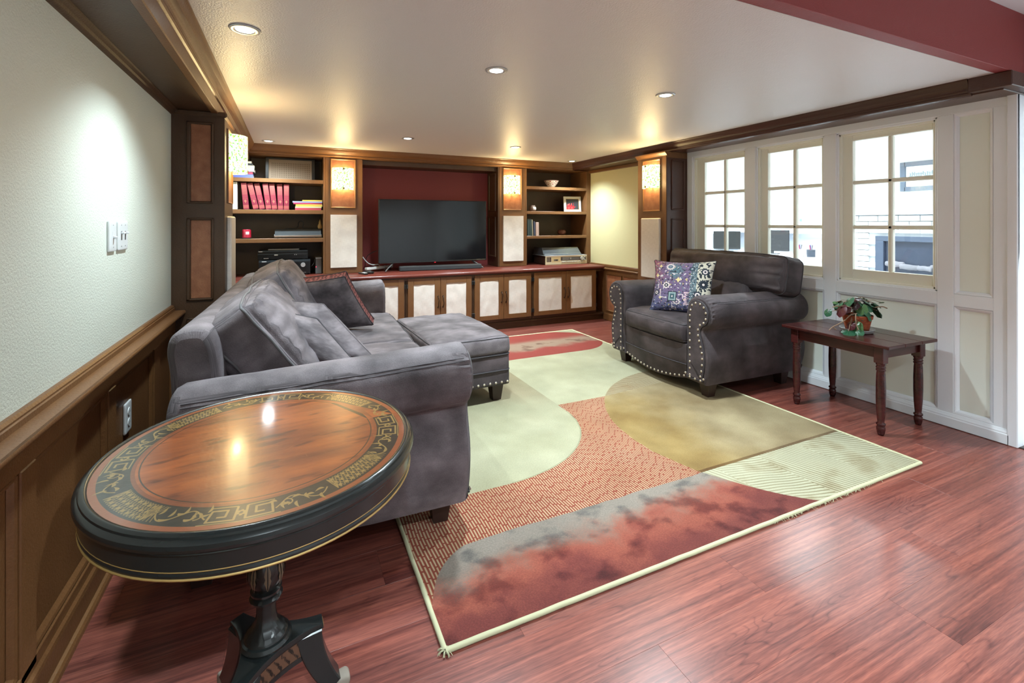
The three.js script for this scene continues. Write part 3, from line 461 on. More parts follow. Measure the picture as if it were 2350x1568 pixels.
win.forEach(([z0, z1], i) => {
  const w = frameOf('window_' + (i + 1)), [g0, g1] = glassEdge[i], y0 = 0.818, y1 = 1.916;
  // stop mouldings on the reveal, then the sash
  for (const [n, dep, a] of [['casing', 3.668, 0.016], ['stop', 3.678, 0.030]]) for (const [p, q, r, s] of [[z0, z1, y1 - a, y1 + 0.002], [z0, z1, y0 - 0.002, y0 + a], [z0 - 0.002, z0 + a, y0, y1], [z1 - a, z1 + 0.002, y0, y1]]) part(w, n, bx(dep, 3.79, r, s, p, q, 0.004), n === 'casing' ? m.white : m.cream);
  const XS = 3.700;
  part(w, 'sash_stile', bx(XS, 3.738, y0, y1, z0, g0, 0.003), m.cream); part(w, 'sash_stile', bx(XS, 3.738, y0, y1, g1, z1, 0.003), m.cream);
  part(w, 'sash_rail', bx(XS, 3.738, 1.846, y1, g0, g1, 0.003), m.cream); part(w, 'sash_rail', bx(XS, 3.738, y0, 0.915, g0, g1, 0.003), m.cream);
  const zm = (g0 + g1) / 2, ys = [0.915, 1.220, 1.542, 1.846];
  part(w, 'muntin', bx(XS, 3.738, 0.915, 1.846, zm - 0.014, zm + 0.014, 0.006), m.cream);
  for (const y of [1.220, 1.542]) part(w, 'muntin', bx(XS, 3.738, y - 0.014, y + 0.014, g0, g1, 0.006), m.cream);
  for (let r = 0; r < 3; r++) for (const [a, b] of [[g0, zm - 0.012], [zm + 0.012, g1]]) part(w, 'pane', bx(3.722, 3.724, ys[r] + (r ? 0.012 : 0), ys[r + 1] - (r < 2 ? 0.012 : 0), a, b, 0), m.glass);
});
// rear wall behind the shelves and the television
{
  const w = frameOf('wall_back');
  part(w, 'plaster', bx(0.66, 2.42, 0.60, 2.05, -6.12, -5.80, 0), m.red);
  part(w, 'masonry', bx(-0.80, 3.90, -0.1, 2.30, -6.30, -6.12, 0), m.brownDark);
}
// walls behind the camera and around the white room
struct('wall_front', bx(-0.80, 7.5, -0.1, 2.5, 2.45, 2.60, 0), m.hallWall);
struct('wall_hall', bx(3.74, 3.96, -0.1, 2.45, 1.30, 2.6, 0), m.hallWall);
struct('wall_hall', bx(6.96, 7.12, -0.1, 2.45, -7.2, 2.6, 0), m.hallWall);
struct('wall_hall', bx(3.80, 7.1, -0.1, 2.45, -7.1, -6.95, 0), m.hallWall);
struct('wall_hall', bx(3.80, 3.94, -0.1, 2.45, -7.1, -3.60, 0), m.hallWall);
// ---------------------------------------------------------------- lamps
const lensM = new THREE.MeshStandardMaterial({ color: 0xffffff, emissive: new THREE.Color(0.92, 1.0, 1.0), emissiveIntensity: 10, roughness: 0.4 });
function downlight(pos, label, power, color, group, angle = 1.0, pen = 0.6) {
  const t = thing('recessed_light', label, 'ceiling light', pos, 0, group);
  part(t, 'trim_ring', lathe([[0.034, -0.002], [0.038, -0.005], [0.050, -0.006], [0.058, -0.004], [0.060, 0.0], [0.034, 0.0], [0.034, -0.002]], 36), m.silver);
  part(t, 'lamp', cyl(0.034, 0.034, 0.004, 0, -0.0045, 0, 28), lensM);
  const s = new THREE.SpotLight(color, power, 0, angle, pen, 2);
  s.position.set(0, -0.012, 0); s.target.position.set(0, -1, 0); s.castShadow = true; s.shadow.radius = 2; t.add(s); t.add(s.target);
  return t;
}
downlight([-0.173, 2.05, -2.235], 'recessed ceiling light nearest the left wall, above the grey sofa', SPOT * 0.52, SPOT_COLOR, null, 1.05);
downlight([0.973, 2.05, -2.278], 'recessed ceiling light in the middle, above the big rug', SPOT, SPOT_COLOR);
downlight([2.118, 2.05, -2.272], 'recessed ceiling light near the armchair and the white windows', SPOT * 1.25, SPOT_COLOR);
downlight([0.996, 2.05, -4.46], 'small recessed ceiling light in front of the television niche', SPOT, SPOT_COLOR);
downlight([2.141, 2.05, -4.50], 'small recessed ceiling light in front of the right bookcase sconce', SPOT, SPOT_COLOR);
downlight([-0.20, 2.05, -5.17], 'recessed ceiling light in the corner over the red books', SPOT * 0.7, SPOT_COLOR, null, 1.3, 0.9);
downlight([3.28, 2.05, -5.20], 'recessed ceiling light in the corner by the yellow wall', SPOT * 0.75, SPOT_COLOR, null, 1.15, 0.8);
for (const [x, z, k] of [[-0.05, 0.45, 1.2], [1.3, 0.45, 1], [2.6, 0.45, 1], [0.6, 1.6, 1], [1.9, 1.6, 1], [3.1, 1.6, 0.8]]) downlight([x, 2.372, z], 'recessed light of the higher ceiling on the near side of the red beam', NEAR * k, SPOT_COLOR, 'lights of the higher ceiling', 1.1);
for (const [x, z, k] of [[4.9, -3.2, 1], [4.9, -4.9, 1], [6.1, -3.0, 1], [6.1, -4.6, 1], [5.0, -0.4, 1], [6.0, -6.0, 1], [4.5, -6.0, 1]]) downlight([x, 2.372, z], 'recessed light in the ceiling of the white room behind the windows', HALL * k, HALL_COLOR, 'lights of the white room', 1.25);
area(1.0, 2.4, [5.2, 2.34, -3.6], [5.2, 0, -3.6], HALL_COLOR, 5);
area(0.9, 1.6, [4.9, 2.34, 0.1], [4.9, 0, 0.1], HALL_COLOR, 6);

const shadeM = new THREE.MeshPhysicalMaterial({ color: lin(0.03, 0.03, 0.03), roughness: 0.4, emissive: new THREE.Color(1.0, 1.0, 0.84), emissiveIntensity: 1.35, emissiveMap: mosaicT });
const brassM = std(lin(0.30, 0.17, 0.05), 0.4, { metalness: 0.5 });
function sconce(pos, turn, label) {                                   // faces local +z
  const t = thing('wall_sconce', label, 'wall lamp', pos, turn);
  const R = 0.112, H = 0.235, D = 0.095, P = [], n = 28, uvs = [];
  const pt = (i, y, off) => { const a = Math.PI * (i / n); return [Math.cos(a) * (R - off), y, 0.006 + Math.sin(a) * (D - off)]; };
  for (let i = 0; i < n; i++) {
    const q = (a, b, c, d, ua, ub) => { P.push(...a, ...b, ...c, ...a, ...c, ...d); uvs.push(ua, 0, ub, 0, ub, 1, ua, 0, ub, 1, ua, 1); };
    q(pt(i + 1, -H / 2, 0), pt(i, -H / 2, 0), pt(i, H / 2, 0), pt(i + 1, H / 2, 0), (i + 1) / n, i / n);
    q(pt(i, -H / 2, 0.004), pt(i + 1, -H / 2, 0.004), pt(i + 1, H / 2, 0.004), pt(i, H / 2, 0.004), i / n, (i + 1) / n);
    q(pt(i, H / 2, 0), pt(i, H / 2, 0.004), pt(i + 1, H / 2, 0.004), pt(i + 1, H / 2, 0), 0, 0.02);
    q(pt(i, -H / 2, 0.004), pt(i, -H / 2, 0), pt(i + 1, -H / 2, 0), pt(i + 1, -H / 2, 0.004), 0, 0.02);
  }
  const g = new THREE.BufferGeometry(); g.setAttribute('position', new THREE.BufferAttribute(new Float32Array(P), 3)); g.setAttribute('uv', new THREE.BufferAttribute(new Float32Array(uvs), 2)); g.computeVertexNormals();
  part(t, 'glass_shade', g, shadeM);
  part(t, 'back_plate', bx(-0.05, 0.05, -0.07, 0.07, 0, 0.008, 0.003), brassM);
  for (const y of [-0.105, 0.105]) part(t, 'clip', [bx(-0.008, 0.008, y - 0.010, y + 0.010, 0.096, 0.104, 0.002), bx(-0.004, 0.004, y - 0.004, y + 0.004, 0.0, 0.10, 0.001)], brassM);
  for (const y of [-0.060, 0.060]) {
    const l = new THREE.PointLight(SCONCE_COLOR, SCONCE / 2, 0, 2); l.position.set(0, y, 0.045); l.castShadow = true; l.shadow.radius = 1.5; t.add(l);
  }
  return t;
}
sconce([0.510, 1.727, -5.448], 0, 'glowing glass sconce on the pilaster between the red books and the television');
sconce([2.535, 1.732, -5.448], 0, 'glowing glass sconce on the pilaster just right of the television');
sconce([-0.355, 1.685, -3.49], Math.PI / 2, 'glowing glass sconce on the dark column at the left wall');
sconce([3.388, 1.725, -3.815], -Math.PI / 2, 'glowing glass sconce on the brown column beside the yellow wall');

// ---------------------------------------------------------------- built-in wall unit
const FZ = -5.45, BZ = -5.86;
function bookcase(label, x0, x1, shelves, cutL, cutR) {
  const t = thing('built_in_bookcase', label, 'bookcase', [(x0 + x1) / 2, 0.70, FZ]);
  const L = x0 - (x0 + x1) / 2, R = -L, d = BZ - FZ;
  part(t, 'back_panel', bx(L - 0.03, R + 0.03, 0, 1.26, d - 0.02, d, 0), m.niche);
  part(t, 'side_panel', bx(L - cutL, L, 0, 1.26, d, 0, 0.003), m.brown); part(t, 'side_panel', bx(R, R + cutR, 0, 1.26, d, 0, 0.003), m.brown);
  part(t, 'top_panel', bx(L, R, 1.255, 1.30, d, 0.0, 0.002), m.brown);
  for (const [a, b] of shelves) part(t, 'shelf', bx(L, R, a - 0.70, b - 0.70, d, 0, 0.003), m.brown);
  return t;
}
bookcase('brown built-in bookcase in the left corner holding red books', -0.62, 0.312, [[1.668, 1.708], [1.345, 1.387], [1.047, 1.090]], 0.06, 0.02);
bookcase('brown built-in bookcase beside the yellow wall holding the vintage stereo', 2.755, 3.672, [[1.688, 1.728], [1.366, 1.404], [1.046, 1.083]], 0.02, 0.078);
struct('trim', bx(-0.64, 3.76, 1.955, 2.05, -5.88, FZ, 0.003), m.brown);                                  // header board
struct('beam', bx(0.66, 2.40, 1.90, 1.956, -5.80, -5.50, 0.003), m.brownDark);
for (const [x0, x1, px0, px1, lx0, lx1, xs] of [[0.332, 0.717, 0.383, 0.645, 0.385, 0.653, 1], [2.372, 2.735, 2.417, 2.682, 2.417, 2.695, -1]]) {
  const c = frameOf('pilaster');
  part(c, 'shaft', bx(x0 - (xs > 0 ? 0.0 : 0.0), x1, 0.701, 1.954, BZ, FZ - 0.0004, 0.003), m.brown);
  const mo = moldFrame(c, 0, px0, px1, 1.412, 1.947, 0.016, 0.010, m.brown, 1);                           // built on an x-plane, turned to face the room
  const p = mo.attributes.position; for (let i = 0; i < p.count; i++) p.setXYZ(i, p.getZ(i), p.getY(i), FZ + p.getX(i));
  const a = p.array; for (let i = 0; i < a.length; i += 9) for (let k = 0; k < 3; k++) { const s = a[i + 3 + k]; a[i + 3 + k] = a[i + 6 + k]; a[i + 6 + k] = s; }
  mo.computeVertexNormals(); uvm(mo);
  part(c, 'panel_molding', mo, m.brown);
  part(c, 'panel', bx(px0 + 0.014, px1 - 0.014, 1.426, 1.933, FZ - 0.002, FZ + 0.003, 0), m.burl);
  const g = new THREE.BoxGeometry(lx1 - lx0, 0.572, 0.024, 18, 30, 1); g.translate((lx0 + lx1) / 2, 1.054, FZ + 0.012);
  { const q = g.attributes.position; for (let i = 0; i < q.count; i++) if (q.getZ(i) > FZ + 0.02) q.setZ(i, q.getZ(i) + 0.004 * noise(q.getX(i) * 9, q.getY(i) * 9)); else q.setX(i, q.getX(i)); g.computeVertexNormals(); uvm(g); }
  part(c, 'linen_panel', g, m.linen, 'cream linen panel');
}
// inner sides of the television niche
struct('trim', bx(2.350, 2.3715, 0.701, 1.953, -5.80, FZ - 0.001, 0.002), m.brownDark);

{ const t = frameOf('trim'); for (const [y0, y1] of [[1.40, 1.88], [0.82, 1.33]]) part(t, 'panel_molding', moldFrame(t, 2.3496, -5.74, -5.52, y0, y1, 0.018, 0.010, m.brownDark, -1), m.brownDark); }

// worktop and base cabinets
solo('worktop', sweep([[-5.86, 0.662], [-5.045, 0.662], [-5.034, 0.668], [-5.030, 0.682], [-5.034, 0.694], [-5.042, 0.70], [-5.86, 0.70]], [[-0.62], [3.668]], (t, a, b) => [t, b, a], 0.9), m.cherryTop, 'long cherry worktop under the television and the bookcases', 'worktop');
struct('trim', bx(-0.62, 3.69, 0.628, 0.662, -5.86, -5.062, 0.003), m.brownDark);
{ const b = frameOf('baseboard_back'); part(b, 'plinth', bx(-0.62, 3.69, 0, 0.098, -5.85, -5.092, 0.003), m.brownDark); part(b, 'cap', bx(-0.62, 3.69, 0.060, 0.086, -5.095, -5.080, 0.005), m.brownDark); }
function linenPanel(w, h, k) {
  const g = new THREE.BoxGeometry(w, h, 0.006, 16, 24, 1), p = g.attributes.position;
  for (let i = 0; i < p.count; i++) if (p.getZ(i) > 0) { const x = p.getX(i), y = p.getY(i); p.setZ(i, p.getZ(i) + 0.0045 * noise(x * 14 + k * 5, y * 8) + 0.003 * noise(x * 30 + k, y * 6 + k) * smooth(0, -h / 2, y)); }
  g.computeVertexNormals(); return uvm(g);
}
function cabinet(x0, xm, x1, label, k) {
  const cx = (x0 + x1) / 2, t = thing('base_cabinet', label, 'cabinet', [cx, 0.098, -5.062]);
  const y = (v) => v - 0.098;
  part(t, 'carcass', bx(x0 - 0.018 - cx, x1 + 0.018 - cx, 0, y(0.628), -0.79, -0.014, 0.002), m.brownDark);
  [[x0, xm - 0.002, 1], [xm + 0.002, x1, -1]].forEach(([a, b, s], i) => {
    const d = new THREE.Group(); d.name = 'door'; t.add(d); d.position.set((a + b) / 2 - cx, y(0.128), 0);
    const w = (b - a) / 2, H = 0.522, st = 0.064, rb = 0.052, rt = 0.068;
    part(d, 'stile', bx(-w, -w + st, 0, H, -0.013, 0.008, 0.003), m.brown); part(d, 'stile', bx(w - st, w, 0, H, -0.013, 0.008, 0.003), m.brown);
    part(d, 'rail', bx(-w + st, w - st, 0, rb, -0.013, 0.0078, 0.002), m.brown); part(d, 'rail', bx(-w + st, w - st, H - rt, H, -0.013, 0.0078, 0.002), m.brown);
    part(d, 'linen_panel', linenPanel(2 * w - 2 * st + 0.012, H - rb - rt + 0.012, k * 2 + i).translate(0, (H + rb - rt) / 2, -0.002), m.linen, 'wrinkled white linen panel');
    const hx = s * (w - 0.026), hy = 0.255;
    part(d, 'handle', [tube([[hx, hy - 0.058, 0.008], [hx, hy - 0.046, 0.024], [hx - 0.003 * s, hy - 0.012, 0.032], [hx + 0.003 * s, hy + 0.02, 0.032], [hx, hy + 0.046, 0.024], [hx, hy + 0.060, 0.008]], 0.0052, 24, 8), cyl(0.010, 0.008, 0.005, 0, 0, 0, 14).rotateX(Math.PI / 2).translate(hx, hy - 0.058, 0.008), cyl(0.010, 0.008, 0.005, 0, 0, 0, 14).rotateX(Math.PI / 2).translate(hx, hy + 0.060, 0.008)], m.bronze);
    for (const hy2 of [0.07, 0.44]) part(d, 'hinge', [bx(-s * w - s * 0.016, -s * w + s * 0.002, hy2 - 0.022, hy2 + 0.022, -0.010, 0.010, 0.002)], m.black);
  });
  return t;
}
cabinet(-0.40, -0.03, 0.33, 'brown two-door linen cabinet in the left corner behind the sofa', 1);
cabinet(0.370, 0.732, 1.092, 'brown two-door linen cabinet half hidden by the sofa arm', 2);
cabinet(1.131, 1.492, 1.855, 'brown two-door linen cabinet right under the television, behind the ottoman', 3);
cabinet(1.892, 2.255, 2.615, 'brown two-door linen cabinet with wrinkled right panel, second from the yellow wall', 4);
cabinet(2.654, 3.106, 3.552, 'brown two-door linen cabinet nearest the yellow wall, below the vintage stereo', 5);
// ---------------------------------------------------------------- upholstered furniture
function softBox(w, h, d, o = {}) {
  const { r = 0.05, seg = [24, 12, 24], bulge = [0, 0, 0], wr = 0.0015, wf = 9, fn, off = rr(0, 50) } = o;
  let g = new THREE.BoxGeometry(2, 2, 2, ...seg); g.deleteAttribute('uv'); g.deleteAttribute('normal'); g = mergeVertices(g, 1e-5);
  const p = g.attributes.position, H = [w / 2, h / 2, d / 2], rad = Math.min(r, ...H);
  const at = (s) => {                                                // point of the surface for a point s of the cube
    let q = s.map((v, k) => v * H[k]); const c = q.map((v, k) => clamp(v, -(H[k] - rad), H[k] - rad)); const dv = q.map((v, k) => v - c[k]), l = Math.hypot(...dv);
    if (l > rad) q = c.map((v, k) => v + dv[k] / l * rad);
    const e = s.map((v) => 1 - v * v);
    for (let k = 0; k < 3; k++) q[k] += Math.sign(s[k]) * bulge[k] * Math.pow(Math.abs(s[k]), 3) * Math.sqrt(e[(k + 1) % 3] * e[(k + 2) % 3]);
    const nz = wr * (noise(q[0] * wf + off, q[1] * wf + q[2] * wf * 0.7) + 0.6 * noise(q[2] * wf * 2 + off, q[0] * wf * 2 - q[1] * wf));
    q = q.map((v, k) => v + nz * (dv[k] / (l || 1)));
    return fn ? fn(q, s) : q;
  };
  for (let i = 0; i < p.count; i++) p.setXYZ(i, ...at([p.getX(i), p.getY(i), p.getZ(i)].map((v) => mix(v, Math.sin(v * Math.PI / 2), 0.75))));
  g.computeVertexNormals(); g = g.toNonIndexed(); uvm(g); g.userData.at = at; return g;
}
// loop on a soft box where coordinate k of the cube is v; n points a side
function loopAt(at, k, v, n = 16) { const [i, j] = [(k + 1) % 3, (k + 2) % 3], out = []; for (const [a0, b0, a1, b1] of [[-1, -1, 1, -1], [1, -1, 1, 1], [1, 1, -1, 1], [-1, 1, -1, -1]]) for (let q = 0; q < n; q++) { const t = 0.5 - 0.5 * Math.cos(q / n * Math.PI), s = [0, 0, 0]; s[k] = v; s[i] = mix(a0, a1, t); s[j] = mix(b0, b1, t); out.push(V(...at(s))); } return out; }
// rounded rectangle loop for piping in the plane y = h
function loopXZ(w, d, r, y, bul = 0) { const pts = [], W = w / 2 - r, D = d / 2 - r; for (const [sx, sz, a0] of [[1, 1, 0], [-1, 1, 1], [-1, -1, 2], [1, -1, 3]]) for (let i = 0; i <= 4; i++) { const a = (a0 + i / 4) * Math.PI / 2; pts.push([sx * W + r * Math.cos(a), y, sz * D + r * Math.sin(a)]); } return pts; }
const armCtl = [[0.0, 0.11], [0.0, 0.30], [0.0, 0.50], [0.004, 0.615], [0.028, 0.688], [0.075, 0.724], [0.13, 0.733], [0.19, 0.716], [0.235, 0.672], [0.251, 0.61], [0.240, 0.550], [0.212, 0.514], [0.182, 0.497], [0.176, 0.482], [0.182, 0.45], [0.195, 0.41], [0.212, 0.35], [0.217, 0.30], [0.211, 0.22], [0.195, 0.15], [0.180, 0.11]];
function armProfile(top, n = 64, ins = 0) {
  const k = (top - 0.11) / (0.733 - 0.11);
  let p = armCtl.map(([s, y]) => [s, 0.11 + (y - 0.11) * k]);
  const c = new THREE.CatmullRomCurve3(p.map((q) => V(q[0], q[1], 0)), false, 'centripetal').getPoints(n).map((q) => [q.x, q.y]);
  if (!ins) return c;
  const N = c.length; let A = 0; for (let i = 0; i < N; i++) { const a = c[i], b = c[(i + 1) % N]; A += a[0] * b[1] - b[0] * a[1]; } const sg = A > 0 ? 1 : -1;
  return c.map((q, i) => { const a = c[(i + N - 1) % N], b = c[(i + 1) % N], dx = b[0] - a[0], dy = b[1] - a[1], l = Math.hypot(dx, dy); return [q[0] - dy / l * ins * sg, q[1] + dx / l * ins * sg]; });
}
const nailG = M(new THREE.SphereGeometry(0.0085, 10, 5, 0, Math.PI * 2, 0, Math.PI / 2).rotateZ(-Math.PI / 2).scale(0.62, 1, 1));   // dome toward +x
function arm(t, side, zi, xb, xf, top, mat, pipe, drop = 0.012) {
  const prof = armProfile(top, 88), place = (x, s, y) => { const w = 0.004 * noise(x * 7 + side * 3, y * 9) + 0.002 * noise(x * 19, s * 30 + y * 10); const k = smooth(0.45, 0.6, y), f = (xf - x) / (xf - xb), pk = smooth(0.10, 0.0, xf - x) * smooth(0.5, 0.6, y) * 0.004 * Math.sin(Math.atan2(y - 0.61, s - 0.13) * 26); return [x, y + w * k - drop * f * k + pk * 0.5, side * (zi + s + w + pk)]; };
  const st = [[xb, 0.03], [xb + 0.01, 0.014], [xb + 0.035, 0.002]]; for (let i = 1; i < 22; i++) st.push([mix(xb + 0.035, xf - 0.03, i / 22), 0]); st.push([xf - 0.03, 0.0], [xf - 0.012, 0.004], [xf - 0.004, 0.012], [xf, 0.020]);
  const a = part(t, 'arm', sweep(prof, st, place, 0.9), mat);
  const inner = armProfile(top, 48, 0.034).filter((q) => q[1] > 0.125);
  part(a, 'front_panel', sweep(inner, [[xf - 0.004, 0], [xf + 0.004, 0], [xf + 0.008, 0.005]], (x, s, y) => [x, y, side * (zi + s)], 0.6), mat);
  const pl = inner.map(([s, y]) => [xf + 0.004, y, side * (zi + s)]);
  part(a, 'welt', tube(pl, 0.0045, 120, 6, true), pipe);
  const in2 = armProfile(top, 160, 0.050).filter((q) => q[1] > 0.135); let acc = 0, last = null;
  for (const q of in2) { if (last) acc += Math.hypot(q[0] - last[0], q[1] - last[1]); if (!last || acc > 0.0375) { const nm = part(a, 'nailhead', nailG, m.nail); nm.position.set(xf + 0.008, q[1], side * (zi + q[0])); acc = 0; } last = q; }
  for (const s of [0.05, 0.10, 0.15]) { const nm = part(a, 'nailhead', nailG, m.nail); nm.position.set(xf + 0.008, 0.142, side * (zi + s)); }
  // twin stitch along the outside of the roll
  const kk = top / 0.733;
  for (const [sq, yq] of [[0.2185, 0.694], [0.2270, 0.684]]) { const pts = []; for (let i = 0; i <= 24; i++) { const x = mix(xb + 0.04, xf - 0.03, i / 24), q = place(x, sq, 0.11 + (yq - 0.11) * (top - 0.11) / 0.623); pts.push(q); } part(a, 'seam', tube(pts, 0.0014, 60, 5), m.piping); }
  return a;
}
function legs(t, list, h0, y0 = []) { for (const [i, [x, z]] of list.entries()) { const lo = y0[i] || 0, h = h0 - lo; const g = new THREE.CylinderGeometry(0.062, 0.042, h, 4, 1); g.rotateY(Math.PI / 4); g.translate(x, lo + h / 2, z); part(t, 'leg', toCreasedNormals(g, 0.3), m.espresso); } }
// pillow between four corners bl, br, tr, tl: two faces and, when gusset > 0, a band between them
function pillow(t, bl, br, tr, tl, th, gusset, faceM, bandM, backM, pinch = 0.05) {
  const [A, B, C, D] = [bl, br, tr, tl].map((q) => V(...q)), nrm = B.clone().sub(A).cross(D.clone().sub(A)).normalize(), N = 26;
  const P = (u, v, s) => {
    const e = pinch * (1 - Math.pow(Math.abs(2 * u - 1), 2)) * 1, f = pinch * (1 - Math.pow(Math.abs(2 * v - 1), 2));
    const uu = mix(u, 0.5, f * Math.pow(Math.abs(2 * u - 1), 3)), vv = mix(v, 0.5, e * Math.pow(Math.abs(2 * v - 1), 3));
    const p = A.clone().multiplyScalar((1 - uu) * (1 - vv)).addScaledVector(B, uu * (1 - vv)).addScaledVector(C, uu * vv).addScaledVector(D, (1 - uu) * vv);
    const hgt = gusset / 2 + (th - gusset) / 2 * Math.pow(Math.max(0, (1 - Math.pow(2 * u - 1, 4)) * (1 - Math.pow(2 * v - 1, 4))), 0.6);
    const w = 0.004 * noise(u * 7 + A.x * 9, v * 7 + s) + 0.003 * noise(u * 15, v * 4 + A.z * 7);
    return p.addScaledVector(nrm, s * (hgt + w * Math.min(1, 4 * Math.min(u, v, 1 - u, 1 - v))));
  };
  const face = (s) => {
    const pos = [], uv = [], idx = []; for (let j = 0; j <= N; j++) for (let i = 0; i <= N; i++) { const u = 0.5 + 0.5 * Math.sin((i / N - 0.5) * Math.PI), v = 0.5 + 0.5 * Math.sin((j / N - 0.5) * Math.PI), p = P(u, v, s); pos.push(p.x, p.y, p.z); uv.push(s > 0 ? u : 1 - u, v); }
    for (let j = 0; j < N; j++) for (let i = 0; i < N; i++) { const a = j * (N + 1) + i, b = a + 1, c = b + N + 1, d = a + N + 1; s > 0 ? idx.push(a, b, c, a, c, d) : idx.push(a, c, b, a, d, c); }
    const g = new THREE.BufferGeometry(); g.setAttribute('position', new THREE.BufferAttribute(new Float32Array(pos), 3)); g.setAttribute('uv', new THREE.BufferAttribute(new Float32Array(uv), 2)); g.setIndex(idx); g.computeVertexNormals(); return g;
  };
  const edge = []; for (const [f] of [[(k) => [k, 0]], [(k) => [1, k]], [(k) => [1 - k, 1]], [(k) => [0, 1 - k]]]) for (let i = 0; i < 14; i++) edge.push(f(i / 14));
  part(t, 'front_face', face(1), faceM); part(t, 'back_face', face(-1), backM || faceM);
  if (gusset > 0) {
    const pos = [], uv = [], n = edge.length; let L = 0; for (let i = 0; i < n; i++) { const e0 = edge[i], e1 = edge[(i + 1) % n], a = P(...e0, 1), b = P(...e1, 1), c = P(...e1, -1), d = P(...e0, -1), l = a.distanceTo(b); pos.push(...a, ...d, ...c, ...a, ...c, ...b); uv.push(L * 3, 1, L * 3, 0, (L + l) * 3, 0, L * 3, 1, (L + l) * 3, 0, (L + l) * 3, 1); L += l; }
    const g = new THREE.BufferGeometry(); g.setAttribute('position', new THREE.BufferAttribute(new Float32Array(pos), 3)); g.setAttribute('uv', new THREE.BufferAttribute(new Float32Array(uv), 2)); g.computeVertexNormals(); part(t, 'gusset', g, bandM);
    for (const s of [1, -1]) part(t, 'piping', tube(edge.map((e) => P(...e, s)), 0.0042, 160, 6, true), m.piping);
  } else part(t, 'seam', tube(edge.map((e) => P(...e, 0)), 0.003, 160, 5, true), backM || faceM);
}
// back cushion: boxed strip between two welts round the middle, gathered crowns on both faces, tilted back
function backCushion(t, name, len, hgt, th, pos, tilt, mat, pipe, o = {}) {
  const { gather = 0.008, droop = 0, strip = 0.78, r = 0.045, bx2 = 0.07 } = o;
  const g = softBox(th, hgt, len, { r, seg: [22, 34, 64], bulge: [bx2, 0.012, 0.012], wr: 0.004, wf: 6, fn: (q, s) => {
    const side = Math.max(Math.abs(s[1]), Math.abs(s[2])), out = smooth(0.45, 0.86, side) * smooth(1.0, 0.93, side), f = smooth(strip, 1, Math.abs(s[0]));
    const run = Math.abs(s[2]) > Math.abs(s[1]) ? q[1] : q[2], k = gather * f * out * (Math.sin(run * 90 + 4 * noise(run * 14, s[0] * 2)) * 0.7 + 0.8 * noise(run * 30, s[0] * 3));
    const dr = droop * s[2] * s[2] * smooth(0, 1, s[1]);
    return [q[0] + 0.006 * noise(q[2] * 5, q[1] * 7) + Math.sign(s[0]) * k, q[1] - dr + 0.004 * noise(q[2] * 9, s[0] * 2), q[2]];
  } });
  const at = g.userData.at, put = (x) => { x.rotateZ(tilt); x.translate(...pos); return x; };
  const c = part(t, name, put(g), mat);
  for (const f of [-1, 1]) part(c, 'welt', put(tube(loopAt(at, 0, f * strip, 26), 0.0058, 260, 6, true)), pipe);
  return c;
}
// ---- sofa (local +x is its front)
{
  const t = thing('sofa', 'long grey suede rolled-arm sofa along the left wall', 'sofa', [0.176, 0, -3.09], -0.03);
  const zi = 1.06, xf = 0.52, xb = -0.52;
  arm(t, 1, zi, xb + 0.02, xf, 0.752, m.suede, m.pipingLight, 0.05);
  arm(t, -1, zi, xb + 0.02, xf, 0.752, m.suede, m.pipingLight, 0.02);
  part(t, 'base', softBox(0.96, 0.25, 2 * zi, { r: 0.02, seg: [8, 4, 16] }).translate(-0.01, 0.235, 0), m.suede);
  part(t, 'back_frame', sweep(spline2([[xb + 0.02, 0.12], [xb + 0.005, 0.40], [xb - 0.015, 0.70], [xb - 0.022, 0.80], [xb - 0.005, 0.848], [xb + 0.045, 0.868], [xb + 0.10, 0.858], [xb + 0.13, 0.81], [xb + 0.15, 0.60], [xb + 0.17, 0.12]], 60), [[-1.10, 0.03], [-1.09, 0.008], [-1.06, 0], [-0.5, 0], [0, 0], [0.5, 0], [1.06, 0], [1.09, 0.008], [1.10, 0.03]], (z, x, y) => [x + 0.003 * noise(z * 6, y * 6), y + 0.004 * noise(z * 5 + 3, x * 9), z], 0.9), m.suede);
  for (const s of [1, -1]) {
    const g = softBox(0.80, 0.155, 1.05, { r: 0.04, seg: [30, 10, 34], bulge: [0.012, 0.024, 0.004], wr: 0.006 }), at = g.userData.at, c = part(t, 'seat_cushion', g.translate(0.16, 0.412, s * 0.53), m.suede);
    for (const v of [0.92, -0.92]) part(c, 'piping', tube(loopAt(at, 1, v), 0.0042, 180, 6, true).translate(0.16, 0.412, s * 0.53), m.piping);
  }
  backCushion(t, 'back_cushion', 0.95, 0.50, 0.20, [-0.245, 0.690, 0.52], 0.64, m.suede, m.pipingLight, { droop: 0.01 });
  backCushion(t, 'back_cushion', 0.93, 0.50, 0.20, [-0.215, 0.735, -0.44], 0.48, m.suede, m.pipingLight, { droop: 0.03 });
  legs(t, [[0.42, zi + 0.09], [-0.42, zi + 0.09], [0.42, -zi - 0.09], [-0.42, -zi - 0.09]], 0.125, [0.0125, 0, 0.0125, 0]);
}
